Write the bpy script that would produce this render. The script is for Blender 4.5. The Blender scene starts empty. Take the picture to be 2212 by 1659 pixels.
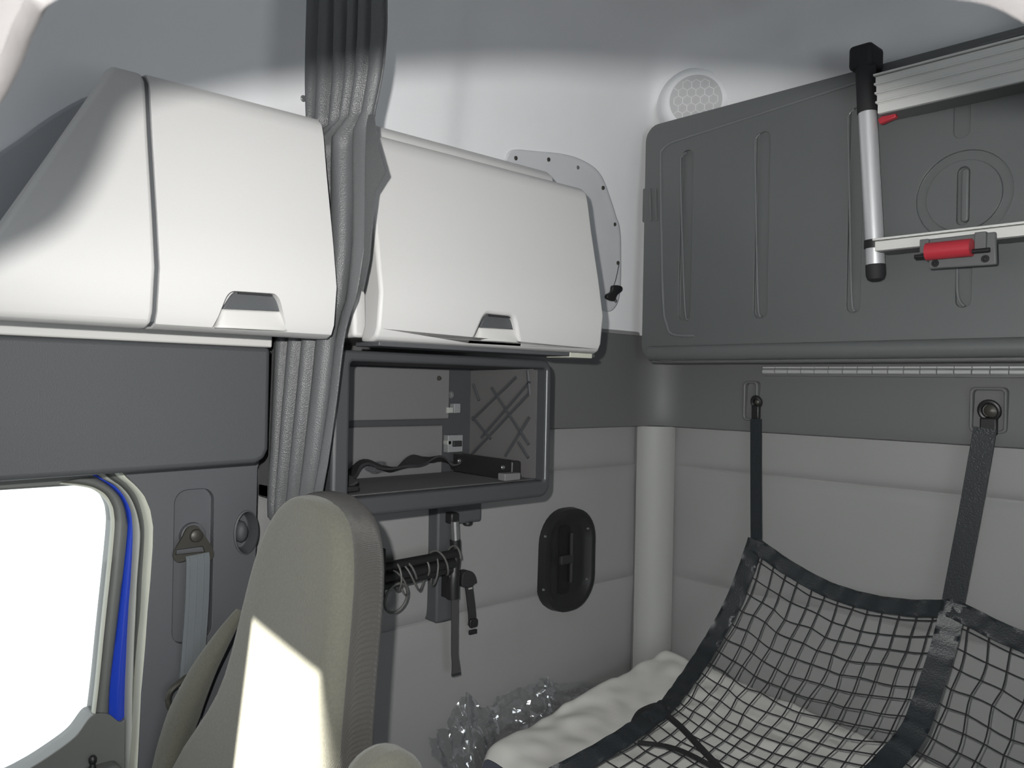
import bpy, bmesh, math, random
from mathutils import Vector, Matrix
from mathutils.noise import noise as pnoise
from mathutils.bvhtree import BVHTree

random.seed(7)
SC = bpy.context.scene
COL = SC.collection

# ------------------------------------------------------------------ camera
# cab axes: +Y to the back wall of the sleeper, -X to the passenger side wall, Z up (metres)
F_PX, W_PX, H_PX = 1780.0, 2212.0, 1659.0
YAW, ROLL = math.radians(47.0), math.radians(1.13)
CAM = Vector((0.0, 0.0, 1.63))
FWD = Vector((-math.sin(YAW), math.cos(YAW), 0.0))
_r0 = Vector((math.cos(YAW), math.sin(YAW), 0.0))
_u0 = Vector((0, 0, 1))
RGT = _r0 * math.cos(ROLL) + _u0 * math.sin(ROLL)
UPV = -_r0 * math.sin(ROLL) + _u0 * math.cos(ROLL)
cd = bpy.data.cameras.new('camera')
cd.sensor_width = 36.0
cd.lens = 36.0 * F_PX / W_PX
cd.clip_start = 0.01
cd.dof.use_dof = True
cd.dof.focus_distance = 1.9
cd.dof.aperture_fstop = 13.0
cam = bpy.data.objects.new('camera', cd)
COL.objects.link(cam)
mw = Matrix.Identity(4)
for i in range(3):
    mw[i][0], mw[i][1], mw[i][2], mw[i][3] = RGT[i], UPV[i], -FWD[i], CAM[i]
cam.matrix_world = mw
SC.camera = cam

# ------------------------------------------------------------------ light
SC.view_settings.view_transform = 'Standard'
SC.view_settings.look = 'None'
SC.view_settings.gamma = 1.0
SC.view_settings.exposure = 0.0
SC.view_settings.use_curve_mapping = False

wd = bpy.data.worlds.new('world')
SC.world = wd
wd.use_nodes = True
wd.node_tree.nodes['Background'].inputs[0].default_value = (0.93, 0.97, 1.0, 1)
wd.node_tree.nodes['Background'].inputs[1].default_value = 2.2


def light(name, kind, loc, energy, color=(1, 1, 1), **kw):
    l = bpy.data.lights.new(name, kind)
    l.energy = energy
    l.color = color
    for k, v in kw.items():
        setattr(l, k, v)
    o = bpy.data.objects.new(name, l)
    o.location = loc
    COL.objects.link(o)
    return o


def aim(o, d):
    o.rotation_euler = Vector(d).to_track_quat('-Z', 'Y').to_euler()


# the camera's own flash, up and to the left of the lens
FLASH = CAM + RGT * -0.055 + UPV * 0.062 + FWD * 0.005
fl_ = light('camera_flash', 'SPOT', FLASH, 110.0, (1.0, 0.985, 0.955), shadow_soft_size=0.010, spot_size=math.radians(112), spot_blend=1.0)
aim(fl_, FWD + RGT * 0.11 + UPV * 0.06)
# low sun through a gap shaped for it in the unseen front wall
sun = light('sun', 'SUN', (-1.4, -4, 3), 45.0, (1.0, 0.96, 0.88), angle=0.009)
SUN_D = Vector((0.06, 1.0, -0.35))
aim(sun, SUN_D)
# stands in for windscreen daylight: area light inside the closed front wall
ws = light('front_daylight_fill', 'AREA', (-0.1, -1.02, 1.62), 5.5, (0.90, 0.96, 1.0), shape='RECTANGLE', size=1.9, size_y=0.75)
aim(ws, (0, 1, 0.05))
# stands in for driver's window daylight: area light inside the closed side wall
dw = light('driver_side_fill', 'AREA', (1.27, 0.0, 1.55), 18.0, (0.92, 0.97, 1.0), shape='RECTANGLE', size=1.1, size_y=0.75)
aim(dw, (-1, 0, 0.10))


# ------------------------------------------------------------------ helpers
def ray(px, py):
    return FWD + RGT * ((px - W_PX / 2) / F_PX) - UPV * ((py - H_PX / 2) / F_PX)


def PL(px, py, n, k):
    """the point a photo pixel shows on the plane n.p = k"""
    d = ray(px, py)
    n = Vector(n)
    return CAM + d * ((k - n.dot(CAM)) / n.dot(d))


def PX(px, py, x):
    return PL(px, py, (1, 0, 0), x)


def PY(px, py, y):
    return PL(px, py, (0, 1, 0), y)


def PZ(px, py, z):
    return PL(px, py, (0, 0, 1), z)


V = Vector


def lerp(a, b, t):
    return a + (b - a) * t


def interp(pts, x):
    if x <= pts[0][0]:
        return pts[0][1]
    for (a, b), (c, d) in zip(pts, pts[1:]):
        if x <= c:
            return lerp(b, d, (x - a) / (c - a) if c != a else 0)
    return pts[-1][1]


def spline(pts, n=8, closed=False):
    """Catmull-Rom through 3-D points"""
    P = [V(p) for p in pts]
    m = len(P)
    out = []
    rng = range(m) if closed else range(m - 1)
    for i in rng:
        if closed:
            a, b, c, d = P[(i - 1) % m], P[i], P[(i + 1) % m], P[(i + 2) % m]
        else:
            a, b, c, d = P[max(i - 1, 0)], P[i], P[i + 1], P[min(i + 2, m - 1)]
        for k in range(n):
            t = k / n
            out.append(0.5 * ((2 * b) + (c - a) * t + (2 * a - 5 * b + 4 * c - d) * t * t + (3 * b - a - 3 * c + d) * t ** 3))
    if not closed:
        out.append(P[-1].copy())
    return out


def along(path, t):
    L = [0.0]
    for a, b in zip(path, path[1:]):
        L.append(L[-1] + (b - a).length)
    s = t * L[-1]
    for i in range(len(path) - 1):
        if s <= L[i + 1] or i == len(path) - 2:
            k = (s - L[i]) / max(L[i + 1] - L[i], 1e-9)
            return path[i].lerp(path[i + 1], k)


class MB:
    def __init__(s):
        s.v, s.f = [], []

    def add(s, vs, fs):
        o = len(s.v)
        s.v += [tuple(v) for v in vs]
        s.f += [tuple(i + o for i in f) for f in fs]
        return s

    def box(s, lo, hi):
        x0, y0, z0 = lo
        x1, y1, z1 = hi
        return s.add([(x0, y0, z0), (x1, y0, z0), (x1, y1, z0), (x0, y1, z0), (x0, y0, z1), (x1, y0, z1), (x1, y1, z1), (x0, y1, z1)],
                     [(0, 3, 2, 1), (4, 5, 6, 7), (0, 1, 5, 4), (1, 2, 6, 5), (2, 3, 7, 6), (3, 0, 4, 7)])

    def prism(s, poly, ext):
        n = len(poly)
        e = V(ext)
        P = [V(p) for p in poly]
        return s.add(P + [p + e for p in P],
                     [tuple(range(n - 1, -1, -1)), tuple(range(n, 2 * n))] + [(i, (i + 1) % n, n + (i + 1) % n, n + i) for i in range(n)])

    def frame(s, outer, inner, ext):
        """ring between two outlines with the same number of points, extruded"""
        n = len(outer)
        e = V(ext)
        O, I = [V(p) for p in outer], [V(p) for p in inner]
        vs = O + I + [p + e for p in O] + [p + e for p in I]
        fs = []
        for i in range(n):
            j = (i + 1) % n
            fs += [(i, n + i, n + j, j), (2 * n + i, 2 * n + j, 3 * n + j, 3 * n + i), (i, j, 2 * n + j, 2 * n + i), (n + i, 3 * n + i, 3 * n + j, n + j)]
        return s.add(vs, fs)

    def loft(s, rings, cap=True, closed=True):
        n = len(rings[0])
        vs, fs = [], []
        for r in rings:
            vs += [V(p) for p in r]
        m = n if closed else n - 1
        for k in range(len(rings) - 1):
            for i in range(m):
                j = (i + 1) % n
                fs.append((k * n + i, k * n + j, (k + 1) * n + j, (k + 1) * n + i))
        if cap:
            fs.append(tuple(range(n - 1, -1, -1)))
            b = (len(rings) - 1) * n
            fs.append(tuple(range(b, b + n)))
        return s.add(vs, fs)

    def tube(s, path, r, n=8, closed=False):
        P = [V(p) for p in path]
        m = len(P)
        rings = []
        up = None
        for i in range(m):
            if closed:
                t = P[(i + 1) % m] - P[i - 1]
            else:
                t = P[min(i + 1, m - 1)] - P[max(i - 1, 0)]
            t.normalize()
            if up is None:
                a = V((0, 0, 1)) if abs(t.z) < 0.9 else V((1, 0, 0))
                up = (a - t * a.dot(t)).normalized()
            else:
                up = (up - t * up.dot(t)).normalized()
            b = t.cross(up)
            rr = r[i] if isinstance(r, (list, tuple)) else r
            rings.append([P[i] + (up * math.cos(2 * math.pi * k / n) + b * math.sin(2 * math.pi * k / n)) * rr for k in range(n)])
        if closed:
            rings.append(rings[0])
            return s.loft(rings, cap=False)
        return s.loft(rings)

    def ribbon(s, path, side, w, th):
        """flat band along path; side = unit vector or list of them across it"""
        P = [V(p) for p in path]
        rings = []
        for i, p in enumerate(P):
            t = (P[min(i + 1, len(P) - 1)] - P[max(i - 1, 0)]).normalized()
            a = V(side[i] if isinstance(side, list) else side)
            a = (a - t * a.dot(t)).normalized()
            nn = t.cross(a)
            ww = w[i] if isinstance(w, (list, tuple)) else w
            rings.append([p - a * ww / 2 - nn * th / 2, p + a * ww / 2 - nn * th / 2, p + a * ww / 2 + nn * th / 2, p - a * ww / 2 + nn * th / 2])
        return s.loft(rings)

    def lathe(s, c, axis, prof, n=24):
        """prof = [(distance along axis, radius)]"""
        c, ax = V(c), V(axis).normalized()
        a = V((0, 0, 1)) if abs(ax.z) < 0.9 else V((1, 0, 0))
        u = (a - ax * a.dot(ax)).normalized()
        w = ax.cross(u)
        return s.loft([[c + ax * d + (u * math.cos(2 * math.pi * k / n) + w * math.sin(2 * math.pi * k / n)) * max(r, 1e-5) for k in range(n)] for d, r in prof])

    def grid(s, fn, nu, nv):
        vs = [fn(i / nu, j / nv) for j in range(nv + 1) for i in range(nu + 1)]
        n = nu + 1
        return s.add(vs, [(j * n + i, j * n + i + 1, (j + 1) * n + i + 1, (j + 1) * n + i) for j in range(nv) for i in range(nu)])

    def mesh(s, name):
        me = bpy.data.meshes.new(name)
        me.from_pydata(s.v, [], s.f)
        bm = bmesh.new()
        bm.from_mesh(me)
        bmesh.ops.recalc_face_normals(bm, faces=bm.faces)
        bm.to_mesh(me)
        bm.free()
        me.update()
        return me

    def build(s, name, mat, parent=None, smooth=40, bevel=0, seg=2, subsurf=0, solid=0, cutters=(), kind=None, label=None):
        me = s.mesh(name)
        o = bpy.data.objects.new(name, me)
        COL.objects.link(o)
        if cutters:
            tmp = []
            for c in cutters:
                co = bpy.data.objects.new('cutter', c.mesh('cutter'))
                COL.objects.link(co)
                md = o.modifiers.new('cut', 'BOOLEAN')
                md.object = co
                md.operation = 'DIFFERENCE'
                md.solver = 'EXACT'
                tmp.append(co)
            dg = bpy.context.evaluated_depsgraph_get()
            nm = bpy.data.meshes.new_from_object(o.evaluated_get(dg))
            o.modifiers.clear()
            o.data = nm
            nm.name = name
            bpy.data.meshes.remove(me)
            for co in tmp:
                m_ = co.data
                bpy.data.objects.remove(co)
                bpy.data.meshes.remove(m_)
            me = nm
        me.materials.clear()
        me.materials.append(mat)
        if smooth:
            for p in me.polygons:
                p.use_smooth = True
            if smooth < 180:
                me.set_sharp_from_angle(angle=math.radians(smooth))
        if solid:
            md = o.modifiers.new('solid', 'SOLIDIFY')
            md.thickness = solid
            md.offset = 0
        if bevel:
            md = o.modifiers.new('bevel', 'BEVEL')
            md.width = bevel
            md.segments = seg
            md.limit_method = 'ANGLE'
            md.angle_limit = math.radians(28)
            md.harden_normals = False
        if subsurf:
            md = o.modifiers.new('sub', 'SUBSURF')
            md.levels = md.render_levels = subsurf
        if parent is not None:
            o.parent = parent
            if parent.type == 'EMPTY':
                o.matrix_parent_inverse = Matrix.Translation(-parent.location)
        if kind:
            o['kind'] = kind
        if label:
            o['label'] = label
        return o


def thing(name, label, cat, loc, group=None, kind=None):
    o = bpy.data.objects.new(name, None)
    o.empty_display_size = 0.05
    o.location = loc
    COL.objects.link(o)
    return tag(o, label, cat, group, kind)


def tag(o, label=None, cat=None, group=None, kind=None):
    if label:
        o['label'] = label
    if cat:
        o['category'] = cat
    if group:
        o['group'] = group
    if kind:
        o['kind'] = kind
    return o


def rrect(c, a, b, w, h, r, n=5):
    """rounded rectangle outline around c in the plane of unit vectors a, b"""
    c, a, b = V(c), V(a), V(b)
    out = []
    for sx, sy, t0 in ((1, 1, 0), (-1, 1, 90), (-1, -1, 180), (1, -1, 270)):
        cc = c + a * (sx * (w / 2 - r)) + b * (sy * (h / 2 - r))
        for k in range(n + 1):
            t = math.radians(t0 + 90 * k / n)
            out.append(cc + a * math.cos(t) * r + b * math.sin(t) * r)
    return out


YV, ZV, XV = V((0, 1, 0)), V((0, 0, 1)), V((1, 0, 0))


# ------------------------------------------------------------------ materials
def mat(name, col, rough=0.6, metal=0.0, bump=0.0, bscale=400.0, var=0.0, vscale=6.0, spec=0.5, sheen=0.0, kind='noise', coat=0.0):
    m = bpy.data.materials.new(name)
    m.use_nodes = True
    nt = m.node_tree
    b = nt.nodes['Principled BSDF']
    c = (*col, 1.0)
    b.inputs['Base Color'].default_value = c
    b.inputs['Roughness'].default_value = rough
    b.inputs['Metallic'].default_value = metal
    b.inputs['Specular IOR Level'].default_value = spec
    if sheen:
        b.inputs['Sheen Weight'].default_value = sheen
    if coat:
        b.inputs['Coat Weight'].default_value = coat
        b.inputs['Coat Roughness'].default_value = 0.08
    tc = nt.nodes.new('ShaderNodeTexCoord')
    if var:
        n = nt.nodes.new('ShaderNodeTexNoise')
        n.inputs['Scale'].default_value = vscale
        n.inputs['Detail'].default_value = 6
        nt.links.new(tc.outputs['Object'], n.inputs['Vector'])
        r = nt.nodes.new('ShaderNodeMapRange')
        r.inputs['To Min'].default_value = 1 - var
        r.inputs['To Max'].default_value = 1 + var
        nt.links.new(n.outputs['Fac'], r.inputs['Value'])
        mx = nt.nodes.new('ShaderNodeMix')
        mx.data_type = 'RGBA'
        mx.blend_type = 'MULTIPLY'
        mx.inputs[0].default_value = 1.0
        mx.inputs[6].default_value = c
        nt.links.new(r.outputs['Result'], mx.inputs[7])
        nt.links.new(mx.outputs[2], b.inputs['Base Color'])
    if bump:
        if kind == 'weave':
            t = nt.nodes.new('ShaderNodeTexWave')
            t.inputs['Scale'].default_value = bscale
            t.inputs['Distortion'].default_value = 1.5
            out = t.outputs['Fac']
        elif kind == 'voronoi':
            t = nt.nodes.new('ShaderNodeTexVoronoi')
            t.inputs['Scale'].default_value = bscale
            out = t.outputs['Distance']
        else:
            t = nt.nodes.new('ShaderNodeTexNoise')
            t.inputs['Scale'].default_value = bscale
            t.inputs['Detail'].default_value = 3
            out = t.outputs['Fac']
        nt.links.new(tc.outputs['Object'], t.inputs['Vector'])
        bp = nt.nodes.new('ShaderNodeBump')
        bp.inputs['Strength'].default_value = bump
        bp.inputs['Distance'].default_value = 0.002
        nt.links.new(out, bp.inputs['Height'])
        nt.links.new(bp.outputs['Normal'], b.inputs['Normal'])
    return m


def film(name, tint, gloss, rough):
    """thin clear sheet: lets light through, mirrors a little"""
    m = bpy.data.materials.new(name)
    m.use_nodes = True
    nt = m.node_tree
    nt.nodes.remove(nt.nodes['Principled BSDF'])
    out = nt.nodes['Material Output']
    tr = nt.nodes.new('ShaderNodeBsdfTransparent')
    tr.inputs[0].default_value = (*tint, 1)
    gl = nt.nodes.new('ShaderNodeBsdfGlossy')
    gl.inputs['Roughness'].default_value = rough
    gl.inputs[0].default_value = (0.95, 0.97, 1, 1)
    mx = nt.nodes.new('ShaderNodeMixShader')
    mx.inputs[0].default_value = gloss
    nt.links.new(tr.outputs[0], mx.inputs[1])
    nt.links.new(gl.outputs[0], mx.inputs[2])
    nt.links.new(mx.outputs[0], out.inputs[0])
    return m


M_WHITE = mat('white_plastic', (0.520, 0.515, 0.510), 0.5, bump=0.12, bscale=900)
M_WHITE2 = mat('smooth_white_plastic', (0.530, 0.525, 0.510), 0.35)
M_HEAD = mat('headliner_fabric', (0.780, 0.785, 0.800), 0.9, bump=0.15, bscale=700, var=0.03)
M_VINYL = mat('grey_vinyl_cover', (0.550, 0.560, 0.585), 0.7, bump=0.12, bscale=60)
M_PAD = mat('padded_grey_vinyl', (0.245, 0.246, 0.246), 0.62, bump=0.10, bscale=420, var=0.04)
M_POST = mat('pale_grey_vinyl', (0.300, 0.305, 0.295), 0.6, bump=0.10, bscale=420)
M_BAND = mat('charcoal_plastic', (0.115, 0.117, 0.118), 0.55, bump=0.12, bscale=700)
M_BUNK = mat('bunk_plastic', (0.115, 0.121, 0.122), 0.38, bump=0.18, bscale=620, var=0.08, vscale=3)
M_TRIM = mat('dark_blue_grey_plastic', (0.064, 0.068, 0.073), 0.6, bump=0.2, bscale=520)
M_PILLAR = mat('grey_pillar_plastic', (0.088, 0.091, 0.099), 0.55, bump=0.16, bscale=560)
M_CUBBY = mat('cubby_plastic', (0.048, 0.050, 0.054), 0.5, bump=0.15, bscale=600)
M_CUBIN = mat('cubby_liner', (0.125, 0.123, 0.127), 0.75, bump=0.15, bscale=500)
M_CARPET = mat('dark_carpet', (0.085, 0.086, 0.090), 0.95, bump=0.6, bscale=900)
M_CURT = mat('curtain_leatherette', (0.085, 0.088, 0.091), 0.42, bump=0.3, bscale=500, kind='voronoi')
M_SEAT = mat('seat_fabric', (0.092, 0.091, 0.073), 0.95, bump=0.5, bscale=520, var=0.22, vscale=260, sheen=0.2)
M_SEAT2 = mat('ribbed_seat_fabric', (0.048, 0.046, 0.042), 0.95, bump=0.8, bscale=190, kind='weave', sheen=0.15)
M_BELT = mat('seat_belt_webbing', (0.112, 0.126, 0.134), 0.6, bump=0.4, bscale=900)
M_BLACK = mat('black_plastic', (0.012, 0.012, 0.013), 0.45)
M_BLACK2 = mat('soft_black_rubber', (0.016, 0.016, 0.018), 0.75)
M_BRONZE = mat('dark_bronze_metal', (0.055, 0.053, 0.045), 0.45, metal=0.3)
M_WEB = mat('black_webbing', (0.016, 0.020, 0.023), 0.42, bump=0.5, bscale=260, spec=0.6)
M_CORD = mat('net_cord', (0.018, 0.018, 0.020), 0.75)
M_STRAP = mat('charcoal_strap', (0.045, 0.043, 0.046), 0.8, bump=0.4, bscale=700)
M_ALU = mat('brushed_aluminium', (0.75, 0.755, 0.77), 0.36, metal=0.6)
M_STEP = mat('grey_anodised_step', (0.62, 0.62, 0.60), 0.5)
M_STEEL = mat('zinc_steel', (0.45, 0.46, 0.46), 0.35, metal=0.9)
M_RED = mat('red_plastic', (0.42, 0.030, 0.045), 0.4)
M_BLUE = mat('blue_body_paint', (0.012, 0.045, 0.42), 0.25, coat=0.8)
M_SEAL = mat('grey_rubber_seal', (0.30, 0.31, 0.29), 0.6)
M_SEALB = mat('pale_rubber_seal', (0.460, 0.470, 0.400), 0.55)
M_DOOR = mat('grey_door_plastic', (0.12, 0.125, 0.12), 0.4)
M_MATT = mat('quilted_white_cover', (0.690, 0.685, 0.650), 0.6, bump=0.25, bscale=35)
M_MATSIDE = mat('shaded_mattress_side', (0.10, 0.105, 0.14), 0.8)  # dark tone puts the shadow on the mattress side into its colour
M_FILM = film('clear_plastic_film', (0.93, 0.935, 0.94), 0.14, 0.10)
M_GLASS = film('window_glass', (0.97, 0.985, 0.98), 0.05, 0.0)
M_GRILLE = mat('grille_plastic', (0.800, 0.800, 0.800), 0.6)
M_GRILLEB = mat('grille_cloth', (0.500, 0.500, 0.510), 0.9)
M_BLOCKER = mat('blocker_vinyl', (0.065, 0.062, 0.062), 0.35, bump=0.1, bscale=300)
M_BRKT = mat('grey_bracket', (0.20, 0.205, 0.21), 0.5)
M_BEAD = mat('glint_bunk_bead', (0.15, 0.157, 0.16), 0.24)
M_SHADE = mat('corner_shade_grey', (0.34, 0.35, 0.37), 0.8, bump=0.15, bscale=500)
M_DEEP = mat('deep_black', (0.004, 0.004, 0.004), 0.6)
M_HINGE = mat('grey_hinge_steel', (0.50, 0.51, 0.51), 0.38, metal=0.35)
M_CABLE = mat('grey_cable', (0.10, 0.10, 0.095), 0.5)
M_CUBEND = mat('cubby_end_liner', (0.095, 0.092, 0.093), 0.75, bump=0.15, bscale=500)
M_FLOOR = mat('rubber_floor', (0.03, 0.03, 0.032), 0.8, bump=0.3, bscale=80)

XL, YR = -1.60, 2.11       # padded side wall and back wall
Z_BAND0, Z_BAND1, Z_CEIL = 1.51, 1.785, 2.67

# ================================================================== SETTING
tag(MB().box((-1.75, -1.15, -0.05), (1.35, 2.25, 0.0)).build('floor', M_FLOOR), 'dark rubber cab floor', 'floor', kind='structure')


# ceiling: padded headliner vault that comes down the side and the back wall to the dark band
def plan(s, inset, rad):
    """plan curve of the shell: along the side wall, round the corner, along the back wall"""
    x0, y1 = XL + inset, YR - inset
    L1 = (y1 - rad) + 1.15
    La = rad * math.pi / 2
    L2 = 1.30 - (x0 + rad)
    d = s * (L1 + La + L2)
    if d < L1:
        return V((x0, -1.15 + d, 0))
    if d < L1 + La:
        a = (d - L1) / rad
        return V((x0 + rad - rad * math.cos(a), y1 - rad + rad * math.sin(a), 0))
    return V((x0 + rad + d - L1 - La, y1, 0))


def headliner(u, v):
    prof = [(0.0, 1.77), (0.012, 1.95), (0.03, 2.20), (0.055, 2.40), (0.11, 2.54), (0.20, 2.63), (0.34, Z_CEIL)]
    k = v * (len(prof) - 1)
    i = min(int(k), len(prof) - 2)
    ins, z = lerp(prof[i][0], prof[i + 1][0], k - i), lerp(prof[i][1], prof[i + 1][1], k - i)
    p = plan(u, ins, 0.085)
    # soft upright crease in the side panel
    if p.x < XL + 0.5:
        ins += -0.014 / (1 + math.exp(-(p.y - 1.255) * 75))
        p = plan(u, ins, 0.085)
    return V((p.x, p.y, z))


ceil = MB().grid(headliner, 420, 30)
ceil.box((-1.32, -1.15, Z_CEIL - 0.006), (1.30, 1.84, Z_CEIL + 0.02)).box((-1.78, -1.15, Z_CEIL + 0.02), (1.40, 2.25, Z_CEIL + 0.06))
CEIL_BVH = BVHTree.FromPolygons([V(v) for v in ceil.v], ceil.f)
tag(ceil.build('ceiling', M_HEAD, smooth=60), 'pale grey fabric headliner curving down to the walls', 'ceiling', kind='structure')



def PH(px, py, off=0.0):
    """point of the headliner shell that a photo pixel shows, lifted off it by off"""
    p, n, i, d = CEIL_BVH.ray_cast(CAM, ray(px, py).normalized())
    if n.dot(CAM - p) < 0:
        n = -n
    return p + n * off, n


# side wall and back wall: backing with padded panels
wl = tag(MB().box((-1.72, 0.745, 0.0), (-1.612, 2.25, 2.68)).build('wall_left', M_PAD, smooth=0), 'grey padded side wall of the sleeper', 'wall', kind='structure')
wr = tag(MB().box((-1.72, 2.122, 0.0), (1.35, 2.25, 2.68)).build('wall_rear', M_PAD, smooth=0), 'grey padded back wall of the sleeper', 'wall', kind='structure')


def pad_panel(parent, a0, a1, z0, z1, side):
    g, e = 0.0025, 0.020

    def fn(u, v):
        a, z = lerp(a0 + g, a1 - g, u), lerp(z0 + g, z1 - g, v)
        da = min(u * (a1 - a0), (1 - u) * (a1 - a0))
        dz = min(v * (z1 - z0), (1 - v) * (z1 - z0))
        d = min(da, dz)
        h = 0.012 * (1 - math.exp(-d / 0.012)) - 0.012
        h += 0.0035 * pnoise(V((a * 4, z * 4, 1.7 if side else 0)))
        return V((XL + h + 0.002, a, z)) if side else V((a, YR - h - 0.002, z))
    us = MB().grid(fn, 48, 20)
    return us.build('padded_panel', M_PAD, parent, smooth=80)


for z0, z1 in ((0.35, 1.045), (1.045, 1.385), (1.385, 1.53)):
    pad_panel(wl, 0.745, 2.035, z0, z1, True)
    pad_panel(wr, -1.525, 1.3, z0, z1, False)

# round padded corner post
post = MB()
c0 = V((-1.60, 2.11, 0))
rings = []
for z in (0.35, 1.508):
    ring = []
    for k in range(13):
        t = k / 12
        p = V((-1.603, 2.03, 0)).lerp(V((-1.52, 2.113, 0)), t)
        p += V((1, -1, 0)).normalized() * (0.026 * math.sin(math.pi * t) ** 0.7)
        ring.append(p + ZV * z)
    ring.append(V((-1.615, 2.125, z)))
    rings.append(ring)
post.loft(rings)
tag(post.build('trim_1', M_POST, smooth=50), 'pale grey rounded padded post in the corner', 'trim', kind='structure')

# dark band round side and back wall
band = MB()


def band_fn(u, v):
    prof = [(0.0, Z_BAND0 - 0.004), (0.022, Z_BAND0), (0.030, Z_BAND0 + 0.03), (0.020, 1.64), (0.010, 1.74), (0.004, Z_BAND1), (-0.01, Z_BAND1 + 0.004)]
    i = min(int(v * 6 + 1e-6), 5)
    ins, z = lerp(prof[i][0], prof[i + 1][0], v * 6 - i), lerp(prof[i][1], prof[i + 1][1], v * 6 - i)
    p = plan(u, ins, 0.10)
    return V((p.x, p.y, z))


band.grid(band_fn, 220, 6)
tag(band.build('trim_2', M_BAND, smooth=60), 'charcoal plastic band running round the sleeper walls', 'trim', kind='structure')

# front part of the side wall: dark header panel over the door, B-pillar panel
hp = []
for p in ((0.05, 1.690), (0.716, 1.690), (0.716, 1.500), (0.708, 1.482), (0.690, 1.474), (0.05, 1.464)):
    hp.append(V((-1.425, p[0], p[1])))
tag(MB().prism(hp, (-0.16, 0, 0)).build('trim_3', M_TRIM, bevel=0.010, seg=3), 'dark blue-grey header panel above the door window', 'trim', kind='structure')

XP = -1.525
# added panel ahead of the cabinets, its grey standing in for corner shade
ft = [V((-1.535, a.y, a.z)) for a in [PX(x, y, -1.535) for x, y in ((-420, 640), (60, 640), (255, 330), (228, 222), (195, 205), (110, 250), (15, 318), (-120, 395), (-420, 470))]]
tag(MB().prism(spline(ft, 4, closed=True), (-0.05, 0, 0)).build('corner_shade_panel', M_SHADE, bevel=0.012, seg=3), 'grey panel added ahead of the white cabinet to darken the corner', 'trim', kind='structure')


def pxs(pts, x):
    return [PX(a, b, x) for a, b in pts]


# B-pillar panel outline (door side follows the bright seal)
C_BR_O = [(262, 1012), (274, 1029), (295, 1049), (314, 1072), (327, 1103), (333, 1139), (332, 1181), (327, 1255), (321, 1320), (316, 1394), (307, 1499), (303, 1583), (299, 1659), (294, 1760), (288, 1900)]
C_BR_I = [(244, 1012), (258, 1030), (281, 1049), (300, 1072), (312, 1103), (319, 1139), (319, 1181), (314, 1255), (311, 1320), (305, 1394), (299, 1499), (294, 1583), (288, 1659), (284, 1760), (280, 1900)]
C_SE_O = [(222, 1018), (240, 1034), (262, 1050), (281, 1072), (295, 1103), (303, 1139), (304, 1171), (297, 1255), (295, 1310), (291, 1394), (288, 1499), (287, 1583), (285, 1659), (282, 1760), (279, 1900)]
C_BL_O = [(208, 1022), (224, 1035), (249, 1049), (268, 1070), (281, 1095), (287, 1120), (289, 1165), (285, 1255), (281, 1310), (277, 1394), (273, 1499), (272, 1583), (271, 1659), (268, 1760), (264, 1900)]
C_BL_I = [(196, 1028), (215, 1036), (238, 1051), (257, 1070), (268, 1091), (274, 1118), (275, 1150), (263, 1265), (256, 1324), (247, 1400), (237, 1489), (235, 1560), (234, 1659), (232, 1760), (230, 1900)]
C_LI_O = [(150, 1030), (176, 1040), (205, 1050), (228, 1068), (241, 1086), (247, 1108), (248, 1150), (238, 1234), (231, 1310), (223, 1390), (214, 1475), (207, 1550), (196, 1640), (190, 1760), (186, 1900)]
C_GL = [(127, 1046), (169, 1050), (200, 1057), (221, 1072), (234, 1089), (239, 1108), (240, 1145), (230, 1250), (223, 1316), (215, 1394), (207, 1475), (198, 1550), (186, 1640), (178, 1760), (174, 1900)]

C_LI_O = [(a + (7 if i > 2 else 3), b - (0 if i > 3 else 5)) for i, (a, b) in enumerate(C_GL)]
pp = pxs(C_BR_O, XP)
pillar_out = [V((XP, 0.742, 1.50))] + [p for p in pp] + [V((XP, 0.742, pp[-1].z)), V((XP, 0.742, 1.455)), V((XP, 0.748, 1.475))]
# belt recess cut into the pillar panel
rc = [PX(418, 1222, XP)]
rec_w = (PX(460, 1222, XP) - PX(375, 1222, XP)).length
rec_h = (PX(418, 1058, XP) - PX(418, 1388, XP)).length
rec = MB().prism(rrect(rc[0] + XV * 0.02, YV, ZV, rec_w, rec_h, 0.024, 6), (-0.036, 0, 0))
kc = PX(531, 1150, XP)
def oval(c, d, ry, rz, n=32):
    return [c + V((d, ry * math.cos(2 * math.pi * i / n), rz * math.sin(2 * math.pi * i / n))) for i in range(n)]


knob_cut = MB().loft([oval(kc, 0.02, 0.024, 0.042), oval(kc, 0.0, 0.024, 0.042), oval(kc, -0.030, 0.018, 0.034)])
pil = MB().prism(pillar_out, (-0.09, 0, 0)).build('trim_4', M_PILLAR, cutters=(rec, knob_cut), bevel=0.004, seg=2)
tag(pil, 'grey plastic pillar panel beside the door', 'trim', kind='structure')

# door: frame strips round the window, sill, glass
door = thing('door_1', 'grey cab door with blue painted edge', 'door', (-1.60, 0.45, 0.0), kind='structure')


def strip(name, m, ca, xa, cb, xb, back, lab=None, n=4):
    a, b = spline(pxs(ca, xa), n), spline(pxs(cb, xb), n)
    mid = [p.lerp(q, 0.5) + XV * 0.006 for p, q in zip(a, b)]
    rings = []
    for p, q, c in zip(a, b, mid):
        rings.append([p, p.lerp(c, 0.6) + XV * 0.002, c, q.lerp(c, 0.6) + XV * 0.002, q, q + XV * back, p + XV * back])
    return MB().loft(rings).build(name, m, door, smooth=50, label=lab)


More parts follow.
